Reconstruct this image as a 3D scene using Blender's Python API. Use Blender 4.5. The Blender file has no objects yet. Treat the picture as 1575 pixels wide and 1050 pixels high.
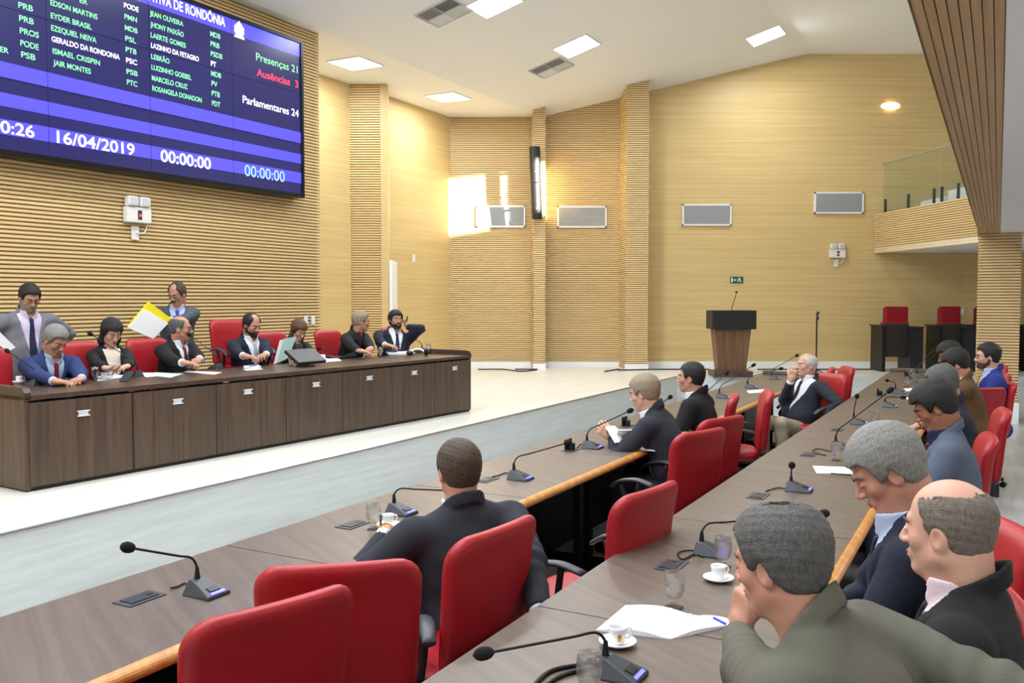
import bpy, bmesh, math, random
import numpy as np
from mathutils import Vector, Matrix
random.seed(7); np.random.seed(7)
C = bpy.context.scene.collection
SC = bpy.context.scene

# ------------------------------------------------------------------ camera
HC = 1.78                      # camera height over the tables' floor
FPX = 1380.0                   # focal length for a 1575 px wide frame
PITCH = math.atan(65/FPX)
cam = bpy.data.cameras.new('camera'); camo = bpy.data.objects.new('camera', cam); C.objects.link(camo)
cam.sensor_width = 36; cam.lens = FPX/1575*36; cam.clip_end = 200; cam.clip_start = .05
camo.location = (0, 0, HC); camo.rotation_euler = (math.pi/2-PITCH, 0, 0)
SC.camera = camo
# ------------------------------------------------------------------ light and exposure
SC.view_settings.view_transform = 'Standard'; SC.view_settings.look = 'None'
SC.view_settings.gamma = 1; SC.view_settings.use_curve_mapping = False
SC.view_settings.exposure = 0.0
wd = bpy.data.worlds.new('world'); SC.world = wd; wd.use_nodes = True
wd.node_tree.nodes['Background'].inputs[0].default_value = (.93, .96, 1, 1)
wd.node_tree.nodes['Background'].inputs[1].default_value = 0.85
LAMP_W = 92.0

# ------------------------------------------------------------------ geometry helpers
ANG = math.atan(748/FPX)       # direction in which the rows of tables run
D2 = Vector((math.sin(ANG), math.cos(ANG), 0)); E2 = Vector((math.cos(ANG), -math.sin(ANG), 0)); UP = Vector((0, 0, 1))
def W(t, s, z=0): return E2*t + D2*s + UP*z
def ray(px, py):
    c, s = math.cos(PITCH), math.sin(PITCH)
    return Vector((px-787.5, 0, 0)) + Vector((0, c, -s))*FPX + Vector((0, s, c))*(525-py)
def U(px, py, z):
    d = ray(px, py); k = (z-HC)/d.z; return Vector((0, 0, HC)) + d*k
def TT(px, py, t):
    d = ray(px, py); k = t/d.dot(E2); return Vector((0, 0, HC)) + d*k
def YY(px, py, Y):
    d = ray(px, py); return Vector((0, 0, HC)) + d*(Y/d.y)
def ts(v): return v.dot(E2), v.dot(D2)
YAWD = math.atan2(D2.y, D2.x)          # rotation that turns local x onto the row direction
HS = .40                               # stage height
HT = .76                               # table top height

# ------------------------------------------------------------------ materials
def mat(name, col, rough=.5, metal=0, emit=None, es=1, col2=None, nscale=(1, 1, 1), rot=0, bump=0, bscale=60, alpha=1, trans=0, coat=0, mixlo=.35, mixhi=.65, sheen=0, ior=1.45, detail=4, spec=None, dist=.08):
    m = bpy.data.materials.new(name); m.use_nodes = True; nt = m.node_tree; b = nt.nodes['Principled BSDF']
    def lin(c):
        return tuple(((x/255)/12.92 if x/255 <= .04045 else ((x/255+.055)/1.055)**2.4) for x in c)+(1,)
    b.inputs['Base Color'].default_value = lin(col); b.inputs['Roughness'].default_value = rough; b.inputs['Metallic'].default_value = metal
    b.inputs['IOR'].default_value = ior
    if coat: b.inputs['Coat Weight'].default_value = coat; b.inputs['Coat Roughness'].default_value = .08
    if sheen: b.inputs['Sheen Weight'].default_value = sheen
    if spec is not None: b.inputs['Specular IOR Level'].default_value = spec
    if trans: b.inputs['Transmission Weight'].default_value = trans
    if emit: b.inputs['Emission Color'].default_value = lin(emit); b.inputs['Emission Strength'].default_value = es
    tc = None
    if col2 or bump:
        tc = nt.nodes.new('ShaderNodeTexCoord'); mp = nt.nodes.new('ShaderNodeMapping')
        nt.links.new(tc.outputs['Object'], mp.inputs[0]); 
        vr = nt.nodes.new('ShaderNodeVectorRotate'); vr.rotation_type = 'Z_AXIS'; vr.inputs['Angle'].default_value = rot
        nt.links.new(tc.outputs['Object'], vr.inputs[0]); nt.links.new(vr.outputs[0], mp.inputs[0])
        mp.inputs['Scale'].default_value = nscale
        nz = nt.nodes.new('ShaderNodeTexNoise'); nz.inputs['Scale'].default_value = 1; nz.inputs['Detail'].default_value = detail
        nz.inputs['Roughness'].default_value = .62; nz.inputs['Distortion'].default_value = dist
        nt.links.new(mp.outputs[0], nz.inputs[0])
        if col2:
            r = nt.nodes.new('ShaderNodeValToRGB'); r.color_ramp.elements[0].position = mixlo; r.color_ramp.elements[1].position = mixhi
            r.color_ramp.elements[0].color = lin(col); r.color_ramp.elements[1].color = lin(col2)
            nt.links.new(nz.outputs['Fac'], r.inputs[0]); nt.links.new(r.outputs[0], b.inputs['Base Color'])
        if bump:
            n2 = nt.nodes.new('ShaderNodeTexNoise'); n2.inputs['Scale'].default_value = bscale; n2.inputs['Detail'].default_value = 3
            nt.links.new(tc.outputs['Object'], n2.inputs[0])
            bp = nt.nodes.new('ShaderNodeBump'); bp.inputs['Strength'].default_value = bump; bp.inputs['Distance'].default_value = .01
            nt.links.new(n2.outputs['Fac'], bp.inputs['Height']); nt.links.new(bp.outputs[0], b.inputs['Normal'])
    return m
M = {}
M['wood'] = mat('light_wood', (214, 188, 134), .45, col2=(202, 174, 116), nscale=(.45, .45, 26))
M['ribs'] = mat('ribbed_wood', (226, 201, 150), .5, col2=(216, 190, 136), nscale=(.8, .8, 30))
M['groove'] = mat('groove_painted_shade', (180, 148, 102), .8)  # browner than the ribs: shade inside the grooves painted into the colour
M['soffit'] = mat('soffit_wood', (190, 158, 116), .5, col2=(172, 140, 100), nscale=(.6, 30, 30), rot=-YAWD)
M['ceil'] = mat('white_plaster', (240, 241, 240), .9)
M['ceil2'] = mat('speckled_plaster', (232, 232, 232), .9, bump=.3, bscale=30)
M['stage'] = mat('pale_floor', (225, 222, 213), .28, col2=(214, 210, 199), nscale=(1.2, 14, 1), rot=-YAWD)
M['riser'] = mat('grey_wood_panel', (222, 227, 226), .45, col2=(208, 214, 212), nscale=(1.4, 1.4, 22))
M['floor'] = mat('grey_laminate', (196, 198, 197), .3, col2=(176, 178, 176), nscale=(1.2, 16, 1), rot=-YAWD)
M['white'] = mat('white_paint', (236, 238, 240), .4)
M['plastic'] = mat('white_plastic', (228, 228, 224), .4)
M['desk'] = mat('dark_veneer', (94, 76, 62), .42, col2=(70, 55, 44), nscale=(22, 22, 1.1))
M['desktop'] = mat('dark_veneer_top', (84, 66, 54), .3, col2=(66, 51, 41), nscale=(1.5, 26, 8), rot=-YAWD)
M['table'] = mat('brown_laminate', (106, 92, 81), .38, col2=(90, 77, 67), nscale=(1.3, 24, 8), rot=-YAWD)
M['edge'] = mat('orange_wood_edge', (208, 150, 84), .35, col2=(180, 120, 60), nscale=(2, 20, 20), rot=-YAWD)
M['black'] = mat('black_metal', (18, 18, 19), .45)
M['blackpl'] = mat('black_plastic', (34, 35, 38), .42)
M['greypl'] = mat('dark_grey_plastic', (58, 61, 68), .4)
M['foam'] = mat('black_foam', (16, 16, 18), .95, bump=.5, bscale=500)
M['red'] = mat('red_leatherette', (166, 30, 38), .42, col2=(158, 26, 34), nscale=(6, 6, 6), bump=.12, bscale=160)
M['redfab'] = mat('crimson_fabric', (150, 16, 34), .85, bump=.2, bscale=200)
M['chrome'] = mat('brushed_steel', (200, 202, 206), .3, metal=.9)
M['pull'] = mat('silver_pull', (226, 228, 232), .35)
M['vent'] = mat('grey_grille', (196, 199, 202), .5)
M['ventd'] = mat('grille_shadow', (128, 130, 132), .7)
M['porc'] = mat('white_porcelain', (240, 240, 240), .15, coat=.3)
M['coffee'] = mat('coffee', (60, 34, 20), .2)
M['paper'] = mat('white_paper', (244, 245, 248), .7)
M['paperg'] = mat('pale_green_paper', (190, 222, 214), .7)
M['yellow'] = mat('yellow_card', (240, 226, 30), .6)
M['blueink'] = mat('blue_pen', (40, 60, 190), .3)
M['led'] = mat('blue_led', (70, 70, 255), .3, emit=(100, 100, 255), es=3)
M['ledr'] = mat('red_led', (255, 40, 40), .3, emit=(255, 50, 60), es=4)
M['lamp'] = mat('lit_diffuser', (255, 255, 255), .5, emit=(250, 252, 255), es=6)
M['warm'] = mat('warm_lamp', (255, 220, 150), .5, emit=(255, 214, 140), es=7)
M['green'] = mat('green_sign', (14, 92, 60), .5)
M['speaker'] = mat('speaker_cloth', (28, 28, 30), .5)
M['gold'] = mat('gold_metal', (214, 170, 60), .3, metal=.8)
M['screen'] = mat('screen_navy', (26, 26, 70), .22, emit=(44, 42, 96), es=.75)
M['sblue'] = mat('screen_blue', (70, 64, 220), .22, emit=(86, 80, 235), es=.85)
M['stxw'] = mat('screen_white', (255, 255, 255), .3, emit=(255, 255, 255), es=1.2)
M['stxg'] = mat('screen_green', (120, 230, 150), .3, emit=(140, 245, 165), es=.95)
M['stxr'] = mat('screen_red', (230, 50, 70), .3, emit=(245, 70, 90), es=1)
M['stxb'] = mat('screen_pale_blue', (140, 200, 240), .3, emit=(150, 205, 250), es=1)
M['bezel'] = mat('black_bezel', (12, 12, 16), .3)
def glassmat(name, col=(1, 1, 1, 1), r=0.0, ior=1.3, tr=.7):
    m = bpy.data.materials.new(name); m.use_nodes = True; nt = m.node_tree
    for n in list(nt.nodes): nt.nodes.remove(n)
    o = nt.nodes.new('ShaderNodeOutputMaterial'); g = nt.nodes.new('ShaderNodeBsdfGlass'); t = nt.nodes.new('ShaderNodeBsdfTransparent'); mx = nt.nodes.new('ShaderNodeMixShader')
    g.inputs['IOR'].default_value = ior; g.inputs['Color'].default_value = col; t.inputs['Color'].default_value = col; g.inputs['Roughness'].default_value = r
    mx.inputs[0].default_value = tr; nt.links.new(g.outputs[0], mx.inputs[1]); nt.links.new(t.outputs[0], mx.inputs[2]); nt.links.new(mx.outputs[0], o.inputs[0])
    return m
M['glass'] = glassmat('clear_glass', (.99, .995, .995, 1), ior=1.42, tr=.5)
M['water'] = glassmat('water', (.985, .99, 1, 1), ior=1.33, tr=.5)
M['pane'] = glassmat('railing_glass', (.93, .97, .95, 1), ior=1.4, tr=.85)

# ------------------------------------------------------------------ mesh helpers
def link(name, me, parent=None, loc=(0, 0, 0), rotz=0):
    o = bpy.data.objects.new(name, me); C.objects.link(o); o.location = loc; o.rotation_euler = (0, 0, rotz)
    if parent: o.parent = parent
    return o
def tag(o, label, cat, group=None):
    o['label'] = label; o['category'] = cat
    if group: o['group'] = group
    return o
def struct(o): o['kind'] = 'structure'; return o
def thing(name, label, cat, loc=(0, 0, 0), rotz=0, group=None):
    o = bpy.data.objects.new(name, None); C.objects.link(o); o.location = loc; o.rotation_euler = (0, 0, rotz); o.empty_display_size = .1
    return tag(o, label, cat, group)
def bm2(bm, m, smooth=False, name='mesh'):
    if name in ('glass_bowl', 'water', 'cup_body', 'dish', 'speaker_box'): bmesh.ops.recalc_face_normals(bm, faces=bm.faces)
    me = bpy.data.meshes.new(name); bm.normal_update(); bm.to_mesh(me); bm.free()
    for q in (m if isinstance(m, (list, tuple)) else [m]): me.materials.append(q)
    if smooth:
        me.polygons.foreach_set('use_smooth', [True]*len(me.polygons))
    return me
def obj(name, bm, m, parent=None, smooth=False, loc=(0, 0, 0), rotz=0): return link(name, bm2(bm, m, smooth, name), parent, loc, rotz)
def box(bm, lo, hi, mi=0, bev=0, rot=None):
    r = bmesh.ops.create_cube(bm, size=1); vs = r['verts']
    c = (Vector(lo)+Vector(hi))/2; d = Vector(hi)-Vector(lo)
    fs = set()
    for v in vs:
        v.co = Vector((v.co.x*d.x, v.co.y*d.y, v.co.z*d.z))
        for f in v.link_faces: fs.add(f)
    if bev:
        es = list({e for v in vs for e in v.link_edges})
        rr = bmesh.ops.bevel(bm, geom=es, offset=bev, segments=2, affect='EDGES', profile=.6)
        vs = list({v for f in rr['faces'] for v in f.verts}); 
        fs = {f for v in vs for f in v.link_faces}; vs = list({v for f in fs for v in f.verts})
    for v in vs: v.co = (rot @ v.co if rot else v.co) + c
    for f in fs: f.material_index = mi
    return bm
def prism(bm, pts, z0, z1, mi=0):
    a = [bm.verts.new((p[0], p[1], z0)) for p in pts]; b = [bm.verts.new((p[0], p[1], z1)) for p in pts]
    n = len(pts); fs = [bm.faces.new(a[::-1]), bm.faces.new(b)]
    for i in range(n): fs.append(bm.faces.new((a[i], a[(i+1) % n], b[(i+1) % n], b[i])))
    for f in fs: f.material_index = mi
    return bm
def poly(bm, pts, mi=0):
    f = bm.faces.new([bm.verts.new(p) for p in pts]); f.material_index = mi; return f
def lathe(bm, prof, n=24, mi=0, c=(0, 0, 0)):
    rings = []
    for r, z in prof:
        if r < 1e-5: rings.append([bm.verts.new((c[0], c[1], c[2]+z))])
        else: rings.append([bm.verts.new((c[0]+r*math.cos(2*math.pi*i/n), c[1]+r*math.sin(2*math.pi*i/n), c[2]+z)) for i in range(n)])
    for a, b in zip(rings, rings[1:]):
        for i in range(n):
            j = (i+1) % n
            if len(a) == 1 and len(b) == 1: continue
            if len(a) == 1: f = bm.faces.new((a[0], b[j], b[i]))
            elif len(b) == 1: f = bm.faces.new((a[i], a[j], b[0]))
            else: f = bm.faces.new((a[i], a[j], b[j], b[i]))
            f.material_index = mi
    return bm
def smoothpath(pts, n=6):
    pts = [Vector(p) for p in pts]; out = []
    P = [pts[0]*2-pts[1]]+pts+[pts[-1]*2-pts[-2]]
    for i in range(1, len(P)-2):
        for k in range(n):
            t = k/n; a, b, c, d = P[i-1], P[i], P[i+1], P[i+2]
            out.append(.5*((2*b)+(c-a)*t+(2*a-5*b+4*c-d)*t*t+(3*b-a-3*c+d)*t**3))
    out.append(pts[-1]); return out
def tube(bm, pts, r, n=8, mi=0, cap=True):
    pts = [Vector(p) for p in pts]; rr = r if isinstance(r, (list, tuple)) else [r]*len(pts)
    prev = None; rings = []
    for i, p in enumerate(pts):
        t = (pts[min(i+1, len(pts)-1)]-pts[max(i-1, 0)]).normalized()
        if prev is None:
            a = t.orthogonal().normalized()
        else:
            a = (prev-t*prev.dot(t)); a = a.normalized() if a.length > 1e-6 else t.orthogonal().normalized()
        prev = a; b = t.cross(a)
        rings.append([bm.verts.new(p+(a*math.cos(2*math.pi*k/n)+b*math.sin(2*math.pi*k/n))*rr[i]) for k in range(n)])
    for a, b in zip(rings, rings[1:]):
        for k in range(n):
            f = bm.faces.new((a[k], a[(k+1) % n], b[(k+1) % n], b[k])); f.material_index = mi
    if cap:
        for f in (bm.faces.new(rings[0][::-1]), bm.faces.new(rings[-1])): f.material_index = mi
    return bm
def ball(bm, c, r, mi=0, seg=12):
    rr = r if isinstance(r, (tuple, list)) else (r, r, r)
    q = bmesh.ops.create_uvsphere(bm, u_segments=seg, v_segments=max(6, seg//2+2), radius=1)
    fs = set()
    for v in q['verts']:
        v.co = Vector((v.co.x*rr[0], v.co.y*rr[1], v.co.z*rr[2]))+Vector(c)
        fs |= set(v.link_faces)
    for f in fs: f.material_index = mi
    return bm
NB = bmesh.new
def copy_tree(root, loc, rotz, label=None):
    r = root.copy(); C.objects.link(r); r.location = loc; r.rotation_euler = (0, 0, rotz)
    if label: r['label'] = label
    for ch in list(root.children):
        c = ch.copy(); C.objects.link(c); c.parent = r
        for g in list(ch.children):
            d = g.copy(); C.objects.link(d); d.parent = c
    return r

# ------------------------------------------------------------------ distance-field sculpting (meshes by surface nets)
f32 = np.float32
def A3(v): return np.array((v[0], v[1], v[2]), dtype=f32)
def s_cone(P, a, b, r1, r2):
    a = A3(a); b = A3(b); ba = b-a; h = np.clip(((P-a)@ba)/max(float(ba@ba), 1e-9), 0, 1)
    q = P-a-h[:, None]*ba
    return np.sqrt((q*q).sum(1))-(r1+(r2-r1)*h)
def s_ell(P, c, r, R=None):
    q = P-A3(c)
    if R is not None: q = q@R
    r = A3(r); k0 = np.sqrt(((q/r)**2).sum(1)); k1 = np.sqrt(((q/(r*r))**2).sum(1))
    return k0*(k0-1)/np.maximum(k1, 1e-6)
def s_box(P, c, h, rad, R=None):
    q = P-A3(c)
    if R is not None: q = q@R
    q = np.abs(q)-(A3(h)-rad)
    return np.sqrt((np.maximum(q, 0)**2).sum(1))+np.minimum(q.max(1), 0)-rad
def smin(a, b, k):
    h = np.maximum(k-np.abs(a-b), 0)/k; return np.minimum(a, b)-h*h*k*.25
def smax(a, b, k): return -smin(-a, -b, k)
def wob(P, f, ph=0):
    return (np.sin(P[:, 0]*f+P[:, 1]*f*.7+ph)*np.sin(P[:, 1]*f*1.1-P[:, 2]*f*.8+ph*2)+np.sin(P[:, 2]*f*1.2+P[:, 0]*f*.5+ph*3))*.5
def nets(fn, lo, hi, h, B=8):
    lo = np.array(lo, dtype=np.float64); hi = np.array(hi, dtype=np.float64)
    nb = np.maximum(np.ceil((hi-lo)/(h*B)).astype(int), 1); n = nb*B
    D = np.ones(tuple(n), dtype=f32)
    ii = np.stack(np.meshgrid(*[np.arange(k) for k in nb], indexing='ij'), -1).reshape(-1, 3)
    cen = (lo+(ii*B+(B-1)/2)*h).astype(f32)
    dv = fn(cen); act = np.abs(dv) < B*h*.87*1.7+.004
    off = np.stack(np.meshgrid(*[np.arange(B)]*3, indexing='ij'), -1).reshape(-1, 3)
    D6 = D.reshape(nb[0], B, nb[1], B, nb[2], B)
    for (i, j, k), v in zip(ii[~act], dv[~act]):
        if v < 0: D6[i, :, j, :, k, :] = -1
    ai = ii[act]; CH = 400
    for c0 in range(0, len(ai), CH):
        blk = ai[c0:c0+CH]; g = (blk[:, None, :]*B+off[None]).reshape(-1, 3)
        D[g[:, 0], g[:, 1], g[:, 2]] = fn((lo+g*h).astype(f32))
    D[0] = D[-1] = 1; D[:, 0] = D[:, -1] = 1; D[:, :, 0] = D[:, :, -1] = 1
    S = D < 0; c = [S[i:S.shape[0]-1+i, j:S.shape[1]-1+j, k:S.shape[2]-1+k] for i in (0, 1) for j in (0, 1) for k in (0, 1)]
    al = c[0].copy(); an = c[0].copy()
    for q in c[1:]: al &= q; an |= q
    mk = an & ~al; idx = np.argwhere(mk)
    if len(idx) == 0: return np.zeros((0, 3)), np.zeros((0, 4), int)
    vid = -np.ones(mk.shape, dtype=np.int32); vid[mk] = np.arange(len(idx))
    acc = np.zeros((len(idx), 3)); cnt = np.zeros(len(idx))
    cor = [(i, j, k) for i in (0, 1) for j in (0, 1) for k in (0, 1)]
    for a in range(8):
        for b in range(a+1, 8):
            if sum(abs(cor[a][m]-cor[b][m]) for m in range(3)) != 1: continue
            va = D[idx[:, 0]+cor[a][0], idx[:, 1]+cor[a][1], idx[:, 2]+cor[a][2]]; vb = D[idx[:, 0]+cor[b][0], idx[:, 1]+cor[b][1], idx[:, 2]+cor[b][2]]
            m = (va < 0) != (vb < 0); t = np.where(m, va/np.where(m, va-vb, 1), 0)
            acc += np.where(m[:, None], np.array(cor[a])+t[:, None]*(np.array(cor[b])-np.array(cor[a])), 0); cnt += m
    V = lo+(idx+acc/cnt[:, None])*h
    F = []
    for ax in range(3):
        o1, o2 = [(1, 2), (2, 0), (0, 1)][ax]
        sl0 = [slice(1, -1)]*3; sl0[ax] = slice(0, -1); sl1 = list(sl0); sl1[ax] = slice(1, None)
        # edge from p to p+ax ; p in interior of other axes
        a = S[tuple(sl0)]; b = S[tuple(sl1)]
        e = np.argwhere(a != b); st = a[tuple(e.T)]
        p = e.copy(); 
        for m in range(3):
            if m != ax: p[:, m] += 1
        def cell(d1, d2):
            q = p.copy(); q[:, o1] -= d1; q[:, o2] -= d2; return vid[q[:, 0], q[:, 1], q[:, 2]]
        quad = np.stack([cell(1, 1), cell(0, 1), cell(0, 0), cell(1, 0)], 1)
        quad[~st] = quad[~st][:, ::-1]
        F.append(quad)
    F = np.concatenate(F); F = F[(F >= 0).all(1)]
    return V, F
def sdfmesh(name, parts, m, origin=(0, 0, 0), relax=1):
    """parts: list of (fn, lo, hi, h); every part becomes a piece of the same mesh"""
    VV = []; FF = []; n = 0
    for fn, lo, hi, h in parts:
        v, f = nets(fn, lo, hi, h)
        if len(v) == 0: continue
        for _ in range(relax):                       # one light smoothing pass
            s = np.zeros_like(v); c = np.zeros(len(v))
            for i in range(4):
                a = f[:, i]; b = f[:, (i+1) % 4]
                np.add.at(s, a, v[b]); np.add.at(c, a, 1); np.add.at(s, b, v[a]); np.add.at(c, b, 1)
            v = v*.5+.5*s/np.maximum(c, 1)[:, None]
        VV.append(v-np.array(origin)); FF.append(f+n); n += len(v)
    if not VV: return None
    V = np.concatenate(VV); F = np.concatenate(FF)
    me = bpy.data.meshes.new(name); me.vertices.add(len(V)); me.vertices.foreach_set('co', V.astype(f32).ravel())
    me.loops.add(len(F)*4); me.loops.foreach_set('vertex_index', F.astype(np.int32).ravel())
    me.polygons.add(len(F)); me.polygons.foreach_set('loop_start', np.arange(len(F), dtype=np.int32)*4)
    try: me.polygons.foreach_set('loop_total', np.full(len(F), 4, dtype=np.int32))
    except Exception: pass
    me.update(calc_edges=True); me.validate()
    me.polygons.foreach_set('use_smooth', [True]*len(me.polygons))
    me.materials.append(m)
    return me
# ================================================================== the room
ZL = HC+3.67; ZR = HC+4.93; TL, TR = -8.22, -3.5
def slab(name, pts, z0, z1, m): return struct(obj(name, prism(NB(), pts, z0, z1), m))
def xy(v): return (v[0], v[1])
def cp(t, s): p = W(t, s); return (p.x, p.y)
# floor of the tables (a low platform), the channel in front of the stage, and the stage itself
slab('floor', [cp(-2.81, -4), cp(8, -4), cp(8, 26), cp(-2.81, 26)], -.2, 0, M['floor'])
slab('floor_channel', [cp(-11, -4), cp(-2.812, -4), cp(-2.812, 26), cp(-11, 26)], -.3, -.12, M['floor'])
e0 = U(0, 823, HS); e1 = U(1041, 579, HS); dd = (e1-e0).normalized(); eL = e0-dd*3.2
eR = U(1330, 588, HS)
bk = 18.3
stage_pts = [xy(eL), xy(e1), (eR.x+9, e1.y+.02-.0), (eR.x+9, bk), (-1.25, bk), (-12, bk), (-12, eL.y)]
slab('stage_floor', stage_pts, HS-.03, HS, M['stage'])
# stage front: tall wood-look panels along the edge, and the short return to the right
def wallprism(a, b, z0, z1, th, m, name, bev=0):
    a = Vector(xy(a)); b = Vector(xy(b)); n = Vector((-(b-a).y, (b-a).x)).normalized()*th
    return struct(obj(name, prism(NB(), [a, b, b+n, a+n], z0, z1), m))
ex = dd*.0
wallprism(eL, e1, -.12, HS-.03, .04, M['riser'], 'trim_1')
wallprism(e1, (eR.x+9, e1.y+.02), -.2, HS-.03, .04, M['riser'], 'trim_2')
bm = NB(); tube(bm, [eL+UP*.002, e1+UP*.002], .012, 6); struct(obj('trim_3', bm, M['chrome']))

RP, RG, RD = .042, .018, .022          # rib pitch, groove width, groove depth
def ribwall(name, pts, z0, z1, m, close=True, inward=1, base=None):
    """a horizontally ribbed panel following the plan polyline pts (room side on the right hand when walking it)"""
    pts = [Vector(xy(p)) for p in pts]
    def off(dist):
        out = []
        for i, p in enumerate(pts):
            ns = []
            if i > 0: q = (pts[i]-pts[i-1]).normalized(); ns.append(Vector((q.y, -q.x)))
            if i < len(pts)-1: q = (pts[i+1]-pts[i]).normalized(); ns.append(Vector((q.y, -q.x)))
            if len(ns) == 2:
                n = (ns[0]+ns[1]).normalized(); n = n/max(n.dot(ns[0]), .3)
            else: n = ns[0]
            out.append(p+n*dist*inward)
        return out
    o0, o1 = off(0), off(-RD); bm = NB(); rows = []
    z = z0
    while z < z1:
        za = min(z+RP-RG, z1)
        rows += [(o0, z), (o0, za), (o1, za), (o1, min(z+RP, z1))]
        z += RP
    V = [[bm.verts.new((p.x, p.y, zz)) for p in o] for o, zz in rows]; gi = 0
    for a, b in zip(V, V[1:]):
        for i in range(len(pts)-1):
            f_ = bm.faces.new((a[i], a[i+1], b[i+1], b[i]))
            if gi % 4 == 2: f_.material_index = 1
        gi += 1
    # a solid back
    ob = off(-.12)
    vb = [[bm.verts.new((p.x, p.y, zz)) for p in ob] for zz in (z0, z1)]
    for i in range(len(pts)-1): bm.faces.new((vb[0][i+1], vb[0][i], vb[1][i], vb[1][i+1]))
    for k in (0, len(pts)-1): bm.faces.new((V[0][k], V[-1][k], vb[1][k], vb[0][k]))
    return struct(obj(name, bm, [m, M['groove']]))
ZT = 7.0
# left wall with the screen: a block standing forward of the side wall
sE = ts(YY(495, 57, 12.57))[1]
pA0 = W(-8.36, -4); pA1 = W(-8.36, sE)
ribwall('wall_left', [pA0, pA1], HS, ZT, M['ribs'])
bm = prism(NB(), [xy(pA1), xy(W(-9.95, sE)), xy(W(-9.95, sE-.1)), xy(W(-8.4, sE-.1))], HS, ZT); struct(obj('wall_left', bm, M['wood']))
B0 = Vector((-3.15, 14.9)); B1 = Vector((-2.78, 15.5)); B2 = Vector((-2.13, 15.5)); B3 = Vector((-2.23, 16.44)); B4 = Vector((-1.25, 18.3))
Bs = W(-9.87, sE-.2)
def flatwall(name, a, b, z0=HS, z1=ZT, m=None, th=.12):
    a = Vector(xy(a)); b = Vector(xy(b)); q = (b-a).normalized(); n = Vector((-q.y, q.x))*th
    return struct(obj(name, prism(NB(), [a, b, b+n, a+n], z0, z1), m or M['wood']))
flatwall('wall_left', Bs, B1)
ribwall('wall_left', [B1, B2], HS, ZT, M['ribs'])
flatwall('wall_left', B2, B3)
flatwall('wall_left', B3, B4)
zdt = HC+58*16/FPX
# white door seen edge-on beside the ribbed pier
ddir = (B3-B2).normalized()
bm = NB(); a = B2+ddir*.05+Vector((.012, 0)); b = B2+ddir*.80+Vector((.075, 0))
prism(bm, [a, b, b+Vector((.06, .01)), a+Vector((.05, 0))], HS, zdt); dr = struct(obj('door_1', bm, M['white']))
bm = NB(); ball(bm, (b.x-.0+.05, b.y-.1, HS+1.0), .03); obj('door_handle', bm, M['chrome'], dr)
# back wall: ribbed bays, ribbed fin, ribbed column, smooth bay
x_f0, x_f1 = YY(820, 500, 18.0).x, YY(838, 500, 18.0).x
x_c0, x_c1 = YY(960, 500, 17.8).x, YY(994, 500, 17.8).x
ribwall('wall_back', [(-1.25, bk), (x_f0+.02, bk)], HS, ZT, M['ribs'])
ribwall('wall_back', [(x_f1-.02, bk), (x_c0, bk)], HS, ZT, M['ribs'])
ribwall('trim_4', [(x_f0-.04, bk), (x_f0, 17.75), (x_f1, 17.75), (x_f1, bk)], HS, ZT, M['ribs'])
ribwall('trim_5', [(x_c0-.05, bk), (x_c0, 17.6), (x_c1, 17.6), (x_c1, bk)], HS, ZT, M['ribs'])
xk = YY(1481, 450, bk).x
flatwall('wall_back', (x_c1, bk), (xk, bk))
flatwall('wall_right', (xk, bk), (xk+1.6, bk-.4), 0, 3.2)
flatwall('wall_right', (xk+1.6, bk-.4), (xk+4.2, bk-.45), 0, 3.2)
flatwall('wall_right', W(5.6, 17), W(5.6, -4), 0, ZT, M['wood'])
flatwall('wall_back', (xk, bk), (xk+8, bk), 3.0, ZT)
# white base boards
def baseb(name, a, b, h=.11, th=.02):
    a = Vector(xy(a)); b = Vector(xy(b)); q = (b-a).normalized(); n = Vector((q.y, -q.x))*th
    struct(obj(name, prism(NB(), [a, b, b+n, a+n], HS, HS+h), M['white']))
baseb('baseboard_left', B3, B4); baseb('baseboard_back', (-1.25, bk), (x_f0, bk)); baseb('baseboard_back', (x_f1, bk), (x_c0, bk))
baseb('baseboard_back', (x_f0-.01, 17.75), (x_f1+.01, 17.75)); baseb('baseboard_back', (x_c0-.01, 17.6), (x_c1+.01, 17.6)); baseb('baseboard_back', (x_c1, 17.6), (x_c1+.005, bk))
baseb('baseboard_back', (x_c1, bk), (xk, bk))
# ceiling: low flat strip on the left, slope, high flat part
bm = NB()
prof = [(-11, ZL), (TL, ZL), (TR, ZR), (7, ZR)]
for k in range(3):
    (t0, z0), (t1, z1) = prof[k], prof[k+1]
    poly(bm, [W(t0, -4, z0), W(t0, 26, z0), W(t1, 26, z1), W(t1, -4, z1)])
    poly(bm, [W(t0, -4, z0+.1), W(t1, -4, z1+.1), W(t1, 26, z1+.1), W(t0, 26, z0+.1)])
bmesh.ops.remove_doubles(bm, verts=bm.verts, dist=1e-4)
struct(obj('ceiling', bm, M['ceil']))
# gallery on the right: ribbed soffit strip along the rows, speckled underside, curved ribbed front, column
ZG = HC+.94
tb0, tb1 = -.265, .0
colY = 13.2
sb = 14.05
bm = NB(); n = 8; w = (tb1-tb0)/n
for i in range(n):
    a, b = tb0+i*w, tb0+(i+1)*w-.004
    pts = [cp(a, -3), cp(a, 14.6), cp(b, 14.6), cp(b, -3)]; prism(bm, pts[::-1], ZG, ZG+.03)
prism(bm, [cp(tb1, -3), cp(tb1, 14.6), cp(tb0, 14.6), cp(tb0, -3)], ZG+.02, ZG+.06)
struct(obj('trim_6', bm, M['soffit']))
slab('ceiling_gallery', [cp(tb1+.001, -3), cp(5.6, -3), cp(5.6, 17.5), cp(tb1+.001, 17.5)], ZG+.004, ZG+.12, M['ceil2'])
f0 = Vector((YY(1343, 389, bk).x, bk)); f1 = Vector((7.67*colY/14.74+.53, 14.9)); 
f1 = Vector(xy(U(1505, 372, ZG)));
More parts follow.
